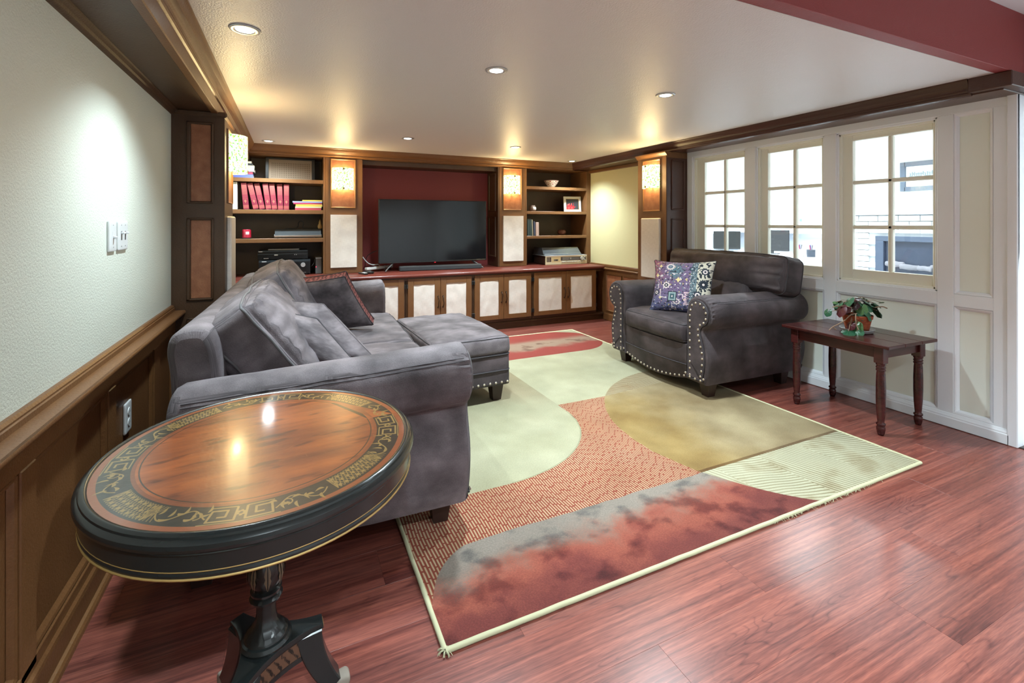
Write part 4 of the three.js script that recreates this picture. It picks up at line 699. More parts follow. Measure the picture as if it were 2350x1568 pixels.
// ---- ottoman
{
  const t = thing('ottoman', 'grey suede ottoman with brass nailheads pushed against the sofa', 'ottoman', [1.075, 0, -3.435], 0.04);
  part(t, 'body', softBox(0.56, 0.22, 0.93, { r: 0.012, seg: [8, 6, 12] }).translate(0, 0.243, 0), m.suedeDark);
  for (const y of [0.238, 0.346]) part(t, 'welt', tube(loopXZ(0.568, 0.938, 0.02, y), 0.0045, 120, 6, true), m.piping);
  const g = softBox(0.575, 0.125, 0.945, { r: 0.03, seg: [28, 10, 34], bulge: [0.004, 0.024, 0.004], wr: 0.004 }), at = g.userData.at, c = part(t, 'top_cushion', g.translate(0, 0.408, 0), m.suede);
  part(c, 'piping', tube(loopAt(at, 1, 0.94), 0.0042, 180, 6, true).translate(0, 0.408, 0), m.piping);
  for (let i = 0; i < 13; i++) for (const s of [1, -1]) { const q = part(t, 'nailhead', nailG, m.nail); q.position.set(-0.262 + i * 0.0437, 0.156, s * 0.466); q.rotation.y = -s * Math.PI / 2; }
  for (let i = 0; i < 21; i++) { const q = part(t, 'nailhead', nailG, m.nail); q.position.set(0.281, 0.156, -0.445 + i * 0.0445); }
  legs(t, [[0.215, 0.37], [-0.215, 0.37], [0.215, -0.37], [-0.215, -0.37]], 0.132, [0.0125, 0.0125, 0.0125, 0.0125]);
}
// ---- armchair
{
  const t = thing('armchair', 'dark brown suede armchair with brass nailheads beside the white windows', 'armchair', [3.10, 0, -2.945], Math.PI - 0.03);
  const zi = 0.36, xf = 0.475, xb = -0.535;
  arm(t, 1, zi, xb, xf, 0.733, m.suedeDark, m.piping); arm(t, -1, zi, xb, xf, 0.733, m.suedeDark, m.piping);
  // apron: two curved bands, the lower one sagging in the middle
  const ap = [], NX = 30; for (let i = 0; i <= NX; i++) { const u = -1 + 2 * i / NX; ap.push([u * zi, 0.112 - 0.040 * Math.cos(u * Math.PI / 2) * (1 - 0.25 * u)]); }
  const shape = ap.concat([[zi, 0.36], [-zi, 0.36]]), bow = (z) => 0.030 * (1 - (z / zi) * (z / zi));
  const S = (x, z, y) => [x + bow(z), y, z];
  const apron = part(t, 'apron', (() => { const P = [], col = (z, y0) => [[xf - 0.10, y0], [xf - 0.022, y0], [xf - 0.012, y0 + 0.010], [xf - 0.012, 0.36], [xf - 0.10, 0.36]]; for (let i = 0; i < NX; i++) { const a = col(ap[i][0], ap[i][1]), b = col(ap[i + 1][0], ap[i + 1][1]); for (let k = 0; k + 1 < a.length; k++) { const p = S(a[k][0], ap[i][0], a[k][1]), q = S(b[k][0], ap[i + 1][0], b[k][1]), r = S(b[k + 1][0], ap[i + 1][0], b[k + 1][1]), s = S(a[k + 1][0], ap[i][0], a[k + 1][1]); P.push(...p, ...r, ...q, ...p, ...s, ...r); } } const g = toCreasedNormals(raw(P), 0.8); return uvm(g); })(), m.suedeDark);
  part(apron, 'welt', tube(ap.map(([z]) => S(xf - 0.010, z, 0.212)), 0.004, 60, 6), m.piping);
  for (let i = 0; i < 17; i++) { const k = 1 + i * (NX - 2) / 16, j = Math.floor(k), f = k - j, z = mix(ap[j][0], ap[Math.min(NX, j + 1)][0], f), y = mix(ap[j][1], ap[Math.min(NX, j + 1)][1], f) + 0.020, q = part(t, 'nailhead', nailG, m.nail); q.position.set(...S(xf - 0.012, z, y)); }
  part(t, 'base', softBox(0.84, 0.22, 2 * zi, { r: 0.02, seg: [6, 4, 8] }).translate(-0.045, 0.235, 0), m.suedeDark);
  const sg = softBox(0.72, 0.155, 2 * zi - 0.012, { r: 0.038, seg: [30, 10, 30], bulge: [0.035, 0.02, 0], wr: 0.005 }), at = sg.userData.at, c = part(t, 'seat_cushion', sg.translate(0.125, 0.436, 0), m.suedeDark);
  for (const v of [0.92, -0.92]) part(c, 'piping', tube(loopAt(at, 1, v), 0.0042, 180, 6, true).translate(0.125, 0.436, 0), m.piping);
  part(t, 'back_frame', softBox(0.17, 0.66, 2 * zi + 0.30, { r: 0.06, seg: [8, 14, 16] }).translate(-0.425, 0.46, 0), m.suedeDark);
  backCushion(t, 'back_cushion', 1.23, 0.29, 0.22, [-0.335, 0.845, 0], 0.16, m.suedeDark, m.piping, { gather: 0.006, r: 0.05, bx2: 0.035, strip: 0.72 });
  part(t, 'back_cushion', softBox(0.22, 0.36, 2 * zi - 0.02, { r: 0.08, seg: [14, 14, 24], bulge: [0.04, 0, 0], wr: 0.004 }).rotateZ(0.14).translate(-0.295, 0.62, 0), m.suedeDark);
  legs(t, [[0.375, zi + 0.115], [-0.39, zi + 0.10], [0.375, -zi - 0.115], [-0.39, -zi - 0.10]], 0.115, [0.0125, 0, 0.0125, 0]);
}
// ---- loose cushions
{
  const rust = std(0xffffff, 0.8, { map: rustT });
  let t = thing('throw_pillow', 'grey suede throw pillow leaning frontmost on the sofa, nearest the round table', 'cushion');
  pillow(t, [-0.01, 0.575, -2.38], [0.345, 0.505, -2.30], [0.110, 0.800, -2.40], [-0.245, 0.895, -2.50], 0.25, 0.014, m.suede, rust, m.suede, 0.02);
  t = thing('throw_pillow', 'grey suede throw pillow with red trim, second behind the frontmost one', 'cushion');
  pillow(t, [0.06, 0.56, -2.63], [0.41, 0.53, -2.51], [0.150, 0.835, -2.60], [-0.19, 0.885, -2.72], 0.24, 0, m.suede, m.suede, m.suede, 0.02);
  t = thing('throw_pillow', 'dark grey throw pillow with pleated red edge by the far sofa arm', 'cushion');
  pillow(t, [0.16, 0.50, -3.54], [0.524, 0.556, -3.42], [0.324, 0.913, -3.30], [-0.044, 0.868, -3.42], 0.17, 0.065, m.suedeMid, rust, m.suedeMid);
  t = thing('throw_pillow', 'patterned purple and black tapestry cushion standing on the armchair', 'cushion');
  pillow(t, [2.72, 0.515, -3.105], [2.97, 0.515, -2.68], [3.09, 0.945, -2.745], [2.84, 0.93, -3.175], 0.15, 0, std(0xffffff, 0.85, { map: kilimT, bumpMap: rep(grainB, 0.3), bumpScale: 0.0008 }), null, std(lin(0.04, 0.04, 0.05), 0.85), 0.10);
}
// ---------------------------------------------------------------- rug
{
  const t = thing('area_rug', 'large modern rug with rust, tan and cream shapes on the cherry floor', 'rug', [0.405, 0, -1.325]);
  const g = new THREE.BoxGeometry(RW, 0.012, RL, 64, 1, 84); g.translate(RW / 2, 0.006, -RL / 2);
  const p = g.attributes.position, uv = g.attributes.uv;
  for (let i = 0; i < p.count; i++) { const x = p.getX(i), z = p.getZ(i); uv.setXY(i, clamp(x / RW, 0.001, 0.999), clamp(-z / RL, 0.001, 0.999)); if (p.getY(i) > 0.01) p.setY(i, 0.0115 + 0.0012 * noise(x * 6, z * 6)); }
  g.computeVertexNormals();
  const b = pileB.clone(); b.repeat.set(RW / 0.25, RL / 0.25); b.needsUpdate = true;
  part(t, 'pile', g, new THREE.MeshPhysicalMaterial({ color: 0xffffff, roughness: 0.95, map: rugT, bumpMap: b, bumpScale: 0.0016, sheen: 0.25, sheenRoughness: 0.6, sheenColor: lin(0.4, 0.4, 0.4) }));
  const bind = std(lin(0.62, 0.60, 0.38), 0.9, { bumpMap: rep(grainB, 0.05), bumpScale: 0.0006 });
  const edge = (a, c) => { const pts = []; for (let i = 0; i <= 40; i++) { const k = i / 40; pts.push([mix(a[0], c[0], k) + 0.0015 * noise(k * 30, a[0] + 2), 0.0085, mix(a[1], c[1], k) + 0.0015 * noise(k * 30, a[1] + 9)]); } return tube(pts, 0.0082, 160, 8); };
  for (const [a, c] of [[[0, 0], [RW, 0]], [[0, 0], [0, -RL]], [[RW, 0], [RW, -RL]], [[0, -RL], [RW, -RL]]]) part(t, 'binding', edge(a, c), bind, 'cream bound edge');
  const fr = []; for (let i = 0; i < 90; i++) { const k = rr(0.55, 0.85) * RW, s = rnd() < 0.7 ? 1 : -1; fr.push(tube([[k, 0.010, 0], [k + rr(-0.008, 0.008), 0.010, s * rr(0.006, 0.012)], [k + rr(-0.012, 0.012), 0.004, s * rr(0.010, 0.02)]], 0.0008, 4, 4)); }
  for (let i = 0; i < 26; i++) { const a = rr(0, 6.28), l = rr(0.012, 0.028); fr.push(tube([[0, 0.010, 0], [l * 0.6 * Math.cos(a), 0.012, l * 0.6 * Math.sin(a)], [l * Math.cos(a), 0.004, l * Math.sin(a)]], 0.0012, 4, 4)); }
  part(t, 'frayed_threads', fr, bind).userData.kind = 'stuff';
}
// ---------------------------------------------------------------- round lacquered table
{
  const t = thing('pedestal_table', 'lacquered oval pedestal table with gilded border in the left foreground', 'table', [-0.057, 0, -1.345], 0.12);
  const SX = 0.361, SZ = 0.386, sc = (g) => { g.scale(SX, 1, SZ); return g; };
  const disk = new THREE.CircleGeometry(0.936, 96); disk.rotateX(-Math.PI / 2); disk.translate(0, 0.7005, 0); sc(disk);
  { const p = disk.attributes.position, uv = disk.attributes.uv; for (let i = 0; i < p.count; i++) uv.setXY(i, 0.5 + 0.5 * p.getX(i) / SX, 0.5 + 0.5 * p.getZ(i) / SZ); }
  const tt = new THREE.MeshPhysicalMaterial({ color: 0xffffff, map: tableT, roughness: 0.30, clearcoat: 0.8, clearcoatRoughness: 0.09, bumpMap: rep(grainB, 1), bumpScale: 0.0002 });
  part(t, 'inlaid_top', disk, tt, 'flame-grained top with a black and gold border');
  part(t, 'rim', sc(toCreasedNormals(lathe([[0.0, 0.672], [0.965, 0.672], [0.985, 0.673], [0.996, 0.677], [1.0, 0.683], [0.997, 0.690], [0.986, 0.6945], [0.975, 0.696], [0.972, 0.700], [0.958, 0.7035], [0.942, 0.7035], [0.930, 0.6998]], 96), 0.4)), m.lacquer);
  part(t, 'apron', sc(toCreasedNormals(lathe([[0.90, 0.626], [0.972, 0.626], [0.976, 0.632], [0.973, 0.636], [0.974, 0.668], [0.968, 0.673]], 96), 0.5)), m.lacquer);
  part(t, 'gilt_line', [sc(lathe([[0.95, 0.6225], [0.976, 0.623], [0.978, 0.6255], [0.970, 0.628]], 96)), sc(lathe([[0.9735, 0.6375], [0.9755, 0.6385], [0.9735, 0.6395]], 96))], m.gold);
  part(t, 'underside', sc(lathe([[0.0, 0.632], [0.95, 0.632], [0.95, 0.640]], 64)), m.lacquer);
  const col = part(t, 'column', toCreasedNormals(lathe([[0.0, 0.198], [0.056, 0.198], [0.059, 0.206], [0.055, 0.214], [0.050, 0.216], [0.049, 0.222], [0.043, 0.229], [0.034, 0.238], [0.026, 0.252], [0.0225, 0.27], [0.0225, 0.300], [0.028, 0.303], [0.036, 0.307], [0.038, 0.313], [0.034, 0.319], [0.031, 0.321], [0.035, 0.325], [0.036, 0.331], [0.030, 0.336], [0.031, 0.341], [0.038, 0.352], [0.0425, 0.368], [0.042, 0.385], [0.037, 0.405], [0.029, 0.428], [0.024, 0.450], [0.022, 0.480], [0.026, 0.52], [0.034, 0.56], [0.05, 0.60], [0.05, 0.642]], 48), 0.6), m.lacquer);
  const lf = []; for (let k = 0; k < 8; k++) { const a = k * Math.PI / 4, P = [], N = 10, rad = (y) => mix(0.0428, 0.030, Math.pow(clamp(Math.abs(y - 0.372) / 0.056), 1.6)) + 0.0016; for (let i = 0; i < N; i++) for (const s of [-1, 1]) { const y0 = mix(0.346, 0.425, i / N), y1 = mix(0.346, 0.425, (i + 1) / N), w = (q) => 0.20 * Math.sin(Math.PI * Math.pow(q, 0.8)) * (0.82 + 0.18 * Math.cos(q * 40)), pt = (y, d) => [rad(y) * Math.cos(a + d), y, rad(y) * Math.sin(a + d)]; P.push(...pt(y0, 0.03 * s), ...pt(y1, 0.03 * s), ...pt(y1, s * w((i + 1) / N)), ...pt(y0, 0.03 * s), ...pt(y1, s * w((i + 1) / N)), ...pt(y0, s * w(i / N))); } lf.push(raw(P)); }
  part(col, 'gilt_leaves', lf, std(lin(0.16, 0.115, 0.07), 0.5));
  // three-cornered concave platform with an arched apron, and three swept legs
  const ang = [0.05, 0.05 + 2.094, 0.05 + 4.189], sh = new THREE.Shape(), C = ang.map((a) => [0.130 * Math.cos(a), 0.130 * Math.sin(a), a]);
  C.forEach(([x, y, a], i) => { const w = 0.015, l = [x - w * Math.sin(a + Math.PI) * -1, y], p0 = [x + w * Math.sin(a), y - w * Math.cos(a)], p1 = [x - w * Math.sin(a), y + w * Math.cos(a)]; i ? sh.quadraticCurveTo(0.030 * Math.cos(a - 1.047), 0.030 * Math.sin(a - 1.047), ...p0) : sh.moveTo(...p0); sh.lineTo(...p1); });
  { const a = ang[0], w = 0.015; sh.quadraticCurveTo(0.030 * Math.cos(a - 1.047), 0.030 * Math.sin(a - 1.047), C[0][0] + w * Math.sin(a), C[0][1] - w * Math.cos(a)); }
  const ext = (d, b) => { const g = new THREE.ExtrudeGeometry(sh, { depth: d, bevelEnabled: b > 0, bevelSize: b, bevelThickness: b, bevelSegments: 2, curveSegments: 16 }); g.rotateX(Math.PI / 2); return toCreasedNormals(g, 0.5); };
  part(t, 'platform', [ext(0.010, 0.003).translate(0, 0.196, 0), ext(0.062, 0).scale(0.95, 1, 0.95).translate(0, 0.186, 0)], m.lacquer);
  const gl = sh.getPoints(16), gg = []; for (let i = 0; i < gl.length; i++) { const a = gl[i], b = gl[(i + 1) % gl.length]; if (a.distanceTo(b) > 0.001) gg.push(new THREE.TubeGeometry(new THREE.LineCurve3(V(a.x * 1.02, 0.190, a.y * 1.02), V(b.x * 1.02, 0.190, b.y * 1.02)), 1, 0.0022, 6)); }
  part(t, 'gilt_line', gg, m.gold);
  {                                                                  // painted bands on the hollow sides
    const pts = sh.getPoints(20), bands = [];
    for (let i = 0; i + 1 < pts.length; i++) { const a = pts[i], b = pts[i + 1]; if (a.length() > 0.120 && b.length() > 0.120) continue; const k = 0.957, P = [a.x * k, 0.136, a.y * k, b.x * k, 0.136, b.y * k, b.x * k, 0.180, b.y * k, a.x * k, 0.180, a.y * k], q = (j) => P.slice(j * 3, j * 3 + 3), g = new THREE.BufferGeometry(), u0 = i / 10, u1 = (i + 1) / 10; g.setAttribute('position', new THREE.BufferAttribute(new Float32Array([...q(0), ...q(2), ...q(1), ...q(0), ...q(3), ...q(2)]), 3)); g.setAttribute('uv', new THREE.BufferAttribute(new Float32Array([u0, 0, u1, 1, u1, 0, u0, 0, u0, 1, u1, 1]), 2)); g.computeVertexNormals(); bands.push(g); }
    part(t, 'painted_band', bands, std(0xffffff, 0.45, { map: floralT, side: THREE.DoubleSide }));
  }
  for (const a of ang) {
    const prof = [], N = 16, P = (k) => { const q = k / N; return [0.101 + 0.062 * Math.pow(q, 2.0) + 0.004 * Math.sin(q * 3.14), mix(0.186, 0.024, q)]; };
    const up = [], dn = []; for (let k = 0; k <= N; k++) { const [r, y] = P(k), [r2, y2] = P(Math.min(N, k + 0.5)), dx = r2 - r || 0.001, dy = y2 - y || -0.001, l = Math.hypot(dx, dy), th = mix(0.056, 0.036, k / N); up.push([r - dy / l * th * 0.5, y + dx / l * th * 0.5]); dn.unshift([r + dy / l * th * 0.5 - 0.006, Math.max(0.004, y - dx / l * th * 0.5)]); }
    const g = sweep(up.concat(dn), [[-0.025, 0.003], [-0.022, 0], [0.022, 0], [0.025, 0.003]], (s, r, y) => [r * Math.cos(a) - s * Math.sin(a), y, r * Math.sin(a) + s * Math.cos(a)], 0.5);
    const leg = part(t, 'leg', g, m.lacquer);
    part(leg, 'foot', softBox(0.052, 0.03, 0.042, { r: 0.012, seg: [8, 6, 8], wr: 0.002, wf: 60 }).rotateY(-a).translate(0.176 * Math.cos(a), 0.017, 0.176 * Math.sin(a)), std(lin(0.24, 0.20, 0.16), 0.6), 'worn pale paw foot');
  }
}
// ---------------------------------------------------------------- side table with plant
{
  const t = thing('side_table', 'dark red wooden side table with turned legs below the white windows', 'table', [3.345, 0, -1.862], -0.035);
  const W = 0.245, D = 0.335, lx = 0.188, lz = 0.262;
  const topG = (z0, z1, ou) => { const g = bx(-W, W, 0.522, 0.542, z0, z1, 0.004), uv = g.attributes.uv, p = g.attributes.position; for (let i = 0; i < p.count; i++) uv.setXY(i, p.getZ(i) + ou, p.getX(i) + p.getY(i)); return g; };
  const boards = [[-W, -0.085], [-0.084, 0.084], [0.085, W]];
  boards.forEach(([a, b], i) => { const g = bx(a, b, 0.523, 0.542, -D, D, 0.003), uv = g.attributes.uv, p = g.attributes.position; for (let k = 0; k < p.count; k++) uv.setXY(k, p.getZ(k) + i * 0.37, p.getX(k) * 1.0 + p.getY(k)); part(t, 'plank', g, m.darkWood); });
  for (const s of [-1, 1]) { part(t, 'apron', bx(s * lx - 0.011, s * lx + 0.011, 0.452, 0.523, -lz, lz, 0.002), m.darkWood); part(t, 'apron', bx(-lx, lx, 0.452, 0.523, s * lz - 0.011, s * lz + 0.011, 0.002), m.darkWood); }
  for (const sx of [-1, 1]) for (const sz of [-1, 1]) part(t, 'leg', [bx(sx * lx - 0.026, sx * lx + 0.026, 0.425, 0.523, sz * lz - 0.026, sz * lz + 0.026, 0.003), lathe([[0.0, 0.0], [0.014, 0.0], [0.019, 0.014], [0.0225, 0.036], [0.022, 0.050], [0.0165, 0.056], [0.0235, 0.062], [0.0235, 0.070], [0.0165, 0.076], [0.019, 0.10], [0.0225, 0.15], [0.0245, 0.22], [0.0245, 0.29], [0.0225, 0.36], [0.0205, 0.378], [0.0245, 0.382], [0.0245, 0.388], [0.0205, 0.392], [0.0245, 0.397], [0.0245, 0.404], [0.0205, 0.410], [0.025, 0.416], [0.025, 0.426]], 24).translate(sx * lx, 0, sz * lz)], m.darkWood);
  const PX = 3.345, PZ = -1.845, PY = 0.542;
  const s = thing('saucer', 'silver metal saucer under the potted plant', 'saucer', [PX, PY, PZ]);
  part(s, 'dish', lathe([[0.0, 0.001], [0.080, 0.0], [0.088, 0.006], [0.095, 0.022], [0.097, 0.023], [0.096, 0.025], [0.092, 0.023], [0.084, 0.006], [0.0, 0.005]], 48), m.silver);
  const p = thing('potted_plant', 'round-leaved plant in a terracotta pot on the side table', 'plant', [PX, PY + 0.006, PZ]);
  part(p, 'pot', lathe([[0.0, 0.0], [0.062, 0.0], [0.070, 0.04], [0.079, 0.082], [0.084, 0.084], [0.087, 0.106], [0.082, 0.107], [0.078, 0.09], [0.0, 0.09]], 48), m.clay);
  part(p, 'soil', lathe([[0.0, 0.096], [0.04, 0.094], [0.078, 0.09]], 24), std(lin(0.03, 0.02, 0.012), 0.95));
  const leafG = [0, 1, 2].map((k) => {                               // unit leaf in the x-z plane, stalk at the notch
    const pos = [], idx = [], uv = [], N = 18, R = 4; for (let j = 0; j <= R; j++) for (let i = 0; i <= N; i++) { const a = -2.85 + 5.7 * i / N, rr2 = (j / R) * (1 + 0.10 * Math.cos(a) + 0.05 * Math.sin(a * 5 + k)), x = rr2 * Math.cos(a) + 0.35 * (j / R) * 0, z = rr2 * Math.sin(a) * 0.92; pos.push(x, -0.22 * rr2 * rr2 + 0.06 * rr2 * Math.cos(a * 6 + k), z); uv.push(0.5 + x / 2, 0.5 + z / 2); }
    for (let j = 0; j < R; j++) for (let i = 0; i < N; i++) { const a = j * (N + 1) + i, b = a + 1, c = b + N + 1, d = a + N + 1; idx.push(a, b, c, a, c, d); }
    const g = new THREE.BufferGeometry(); g.setAttribute('position', new THREE.BufferAttribute(new Float32Array(pos), 3)); g.setAttribute('uv', new THREE.BufferAttribute(new Float32Array(uv), 2)); g.setIndex(idx); g.computeVertexNormals(); return g.toNonIndexed();
  });
  const veinT = canvas(128, 128, (g, w) => { g.fillStyle = '#ffffff'; g.fillRect(0, 0, w, w); g.strokeStyle = '#c8d8c4'; g.lineWidth = 3; for (let i = -4; i <= 4; i++) { g.beginPath(); g.moveTo(64, 64); g.lineTo(64 + 70 * Math.cos(i * 0.6), 64 + 70 * Math.sin(i * 0.6)); g.stroke(); } });
  const lm = (r, g, b) => std(lin(r, g, b), 0.32, { side: THREE.DoubleSide, map: veinT });
  const LM = [lm(0.025, 0.105, 0.055), lm(0.04, 0.15, 0.075), lm(0.075, 0.17, 0.06), lm(0.10, 0.022, 0.028), lm(0.03, 0.012, 0.014)], stemM = std(lin(0.30, 0.20, 0.13), 0.6);
  const stems = [], leaf = (x, y, z, r, yaw, tilt, roll, mi) => { const g = new THREE.Mesh(leafG[Math.floor(rnd() * 3)], LM[mi]); g.name = 'leaf'; shade(g); g.position.set(x, y, z); g.rotation.set(roll, yaw, tilt, 'YZX'); g.scale.setScalar(r); p.add(g); };
  // a dome of leaves (right, forward and up in the picture lie along R, F, Y)
  const Rv = [0.906, 0.423], Fv = [0.423, -0.906];
  const put = (u, v, dpt, r, mi, ti = rr(-0.7, 0.1), yw) => { u *= 1.28; r *= 1.12; if (v > 0.08) v = v * 1.1 + 0.022; dpt = dpt < -0.05 ? dpt * 0.8 : dpt; const x = u * Rv[0] + dpt * Fv[0], z = u * Rv[1] + dpt * Fv[1], a = yw ?? Math.atan2(-z, x); leaf(x, v, z, r, a + rr(-0.4, 0.4), ti, rr(-0.5, 0.5), mi); stems.push(tube([[0.012 * rr(-2, 2), 0.09, 0.012 * rr(-2, 2)], [x * 0.5, Math.max(0.11, v + 0.012), z * 0.5], [x, v, z]], 0.0018, 8, 5)); };
  const D5 = [[0.075, 0.105, -0.06, 0.040, 0, -1.0], [0.02, 0.095, -0.09, 0.040, 1, -1.1], [0.055, 0.135, -0.02, 0.038, 0, -0.5], [0.095, 0.140, 0.0, 0.034, 0, -0.4], [0.03, 0.130, -0.06, 0.030, 1, -0.8], [-0.015, 0.122, -0.08, 0.034, 2, -1.1], [-0.015, 0.085, -0.09, 0.030, 0, -1.2], [0.0, 0.150, -0.02, 0.032, 1, -0.4], [0.02, 0.170, 0.0, 0.036, 4, -0.3], [-0.02, 0.165, 0.0, 0.034, 3, -0.3], [-0.055, 0.160, -0.02, 0.036, 1, -0.9], [-0.10, 0.145, -0.03, 0.018, 1, -0.8], [-0.115, 0.150, -0.01, 0.014, 2, -0.3], [-0.105, 0.112, -0.04, 0.040, 3, -1.1], [-0.075, 0.118, -0.03, 0.030, 3, -0.9], [0.055, 0.168, 0.03, 0.022, 2, -0.2], [0.07, 0.155, 0.05, 0.030, 0, -0.3], [0.0, 0.145, 0.06, 0.036, 0, -0.3], [-0.05, 0.135, 0.07, 0.034, 1, -0.5], [0.10, 0.12, 0.05, 0.036, 0, -0.7], [0.05, 0.12, 0.09, 0.038, 1, -0.8], [-0.03, 0.11, 0.10, 0.036, 0, -0.9], [0.115, 0.150, -0.01, 0.016, 2, 0.2], [-0.085, 0.13, 0.02, 0.026, 0, -0.6], [0.03, 0.155, -0.04, 0.030, 0, -0.6], [-0.04, 0.14, -0.05, 0.026, 4, -0.9]];
  for (const q of D5) put(...q);
  for (const [u, v, d, r, mi, ti] of [[-0.165, 0.095, -0.03, 0.024, 0, -1.2], [-0.05, 0.045, -0.10, 0.036, 2, -1.25], [-0.052, 0.016, -0.115, 0.036, 1, -0.9], [-0.088, 0.014, -0.10, 0.038, 0, -0.25], [-0.07, 0.05, -0.085, 0.026, 3, -1.2]]) put(u, v, d, r, mi, ti);
  const trail = (pts) => stems.push(tube(pts.map(([u, v, d]) => [u * 1.28 * Rv[0] + d * Fv[0], v > 0.08 ? v * 1.1 + 0.01 : v, u * 1.28 * Rv[1] + d * Fv[1]]), 0.0035, 16, 6));
  trail([[-0.03, 0.10, -0.05], [-0.065, 0.095, -0.06], [-0.10, 0.075, -0.06], [-0.135, 0.05, -0.06], [-0.155, 0.038, -0.06]]); trail([[-0.155, 0.038, -0.06], [-0.165, 0.028, -0.062], [-0.175, 0.016, -0.064]]); trail([[-0.155, 0.038, -0.06], [-0.148, 0.028, -0.062], [-0.14, 0.022, -0.064]]); trail([[-0.03, 0.10, -0.05], [-0.055, 0.098, -0.085], [-0.06, 0.06, -0.10], [-0.055, 0.03, -0.11]]); trail([[-0.02, 0.12, -0.05], [-0.07, 0.14, -0.04], [-0.12, 0.14, -0.03], [-0.14, 0.135, -0.03]]); trail([[0.06, 0.13, -0.03], [0.11, 0.138, -0.03], [0.135, 0.128, -0.03]]);
  part(p, 'stems', stems, stemM);
}
// ---------------------------------------------------------------- television corner
{
  const t = thing('television', 'large flat black television standing in the red niche', 'television', [1.537, 0.70, -5.44]);
  part(t, 'screen', bx(-0.640, 0.640, 0.106, 0.812, 0.0, 0.004, 0.001), m.screen);
  part(t, 'bezel', [bx(-0.649, 0.649, 0.093, 0.106, -0.03, 0.007, 0.002), bx(-0.649, 0.649, 0.812, 0.820, -0.03, 0.007, 0.002), bx(-0.649, -0.640, 0.093, 0.820, -0.03, 0.007, 0.002), bx(0.640, 0.649, 0.093, 0.820, -0.03, 0.007, 0.002)], m.black);
  part(t, 'housing', bx(-0.63, 0.63, 0.11, 0.80, -0.06, 0.0, 0.01), m.blackMatte);
  for (const s of [-1, 1]) part(t, 'foot', [tube([[s * 0.47, 0.10, -0.03], [s * 0.56, 0.03, 0.04], [s * 0.585, 0.006, 0.065]], 0.007, 12, 8), tube([[s * 0.47, 0.10, -0.03], [s * 0.55, 0.03, -0.12], [s * 0.565, 0.006, -0.145]], 0.007, 12, 8)], m.greyPlastic);
  part(t, 'indicator', bx(-0.008, 0.008, 0.084, 0.092, 0.0, 0.006, 0.001), new THREE.MeshStandardMaterial({ color: 0x400000, emissive: new THREE.Color(1, 0.02, 0.04), emissiveIntensity: 0.8 }));
  const sb = thing('soundbar', 'long black soundbar lying under the television', 'soundbar', [1.605, 0.70, -5.405], -0.04);
  part(sb, 'cabinet', bx(-0.49, 0.49, 0.0, 0.056, -0.045, 0.033, 0.008), m.blackMatte);
  part(sb, 'grille', bx(-0.485, 0.485, 0.005, 0.047, 0.030, 0.037, 0.003), std(lin(0.030, 0.033, 0.037), 0.8, { bumpMap: rep(grainB, 0.05), bumpScale: 0.0005 }));
  part(sb, 'top_strip', bx(-0.46, -0.30, 0.0555, 0.0575, 0.0, 0.022, 0.0005), m.greyPlastic);
  const rm = thing('remote_control', 'black remote control with white keys on the worktop edge', 'remote', [0.700, 0.70, -5.275], 0.35);
  part(rm, 'body', bx(-0.022, 0.022, 0, 0.018, -0.075, 0.075, 0.006), m.black);
  for (let i = 0; i < 5; i++) for (const k of [-0.011, 0, 0.011]) part(rm, 'key', bx(k - 0.004, k + 0.004, 0.017, 0.0205, 0.055 - i * 0.016, 0.063 - i * 0.016, 0.001), m.whitePlastic);
  const r2 = thing('remote_control', 'plain black remote control beside the one with white keys', 'remote', [0.765, 0.70, -5.335], 0.55);
  part(r2, 'body', bx(-0.026, 0.026, 0, 0.026, -0.07, 0.07, 0.011), m.black);
  part(r2, 'dial', cyl(0.016, 0.015, 0.003, 0, 0.0255, 0.02, 20), m.greyPlastic);
  const ps = thing('power_strip', 'pale grey power strip lying behind the left television foot', 'power strip', [0.92, 0.70, -5.585], 0.62);
  part(ps, 'body', bx(-0.20, 0.20, 0.022, 0.052, -0.026, 0.026, 0.006), m.whitePlastic);
  part(ps, 'rubber_foot', [bx(-0.17, -0.15, 0, 0.023, -0.02, 0.02, 0.002), bx(0.15, 0.17, 0, 0.023, -0.02, 0.02, 0.002)], m.black);
  for (let i = 0; i < 4; i++) part(ps, 'socket', bx(-0.13 + i * 0.08, -0.095 + i * 0.08, 0.0515, 0.054, -0.014, 0.014, 0.001), m.greyPlastic);
  solo('power_cable', tube([[0.742, 0.862, -5.62], [0.765, 0.825, -5.60], [0.80, 0.790, -5.58], [0.845, 0.772, -5.58], [0.905, 0.772, -5.60], [0.93, 0.755, -5.64]], 0.0055, 40, 8), m.whitePlastic, 'white cable curving down behind the left edge of the television', 'cable');
  solo('power_cable', tube([[0.90, 0.93, -5.60], [0.86, 0.915, -5.62], [0.80, 0.875, -5.64], [0.775, 0.80, -5.66], [0.775, 0.74, -5.68]], 0.004, 40, 8), m.black, 'black cable hanging behind the left edge of the television', 'cable');
}
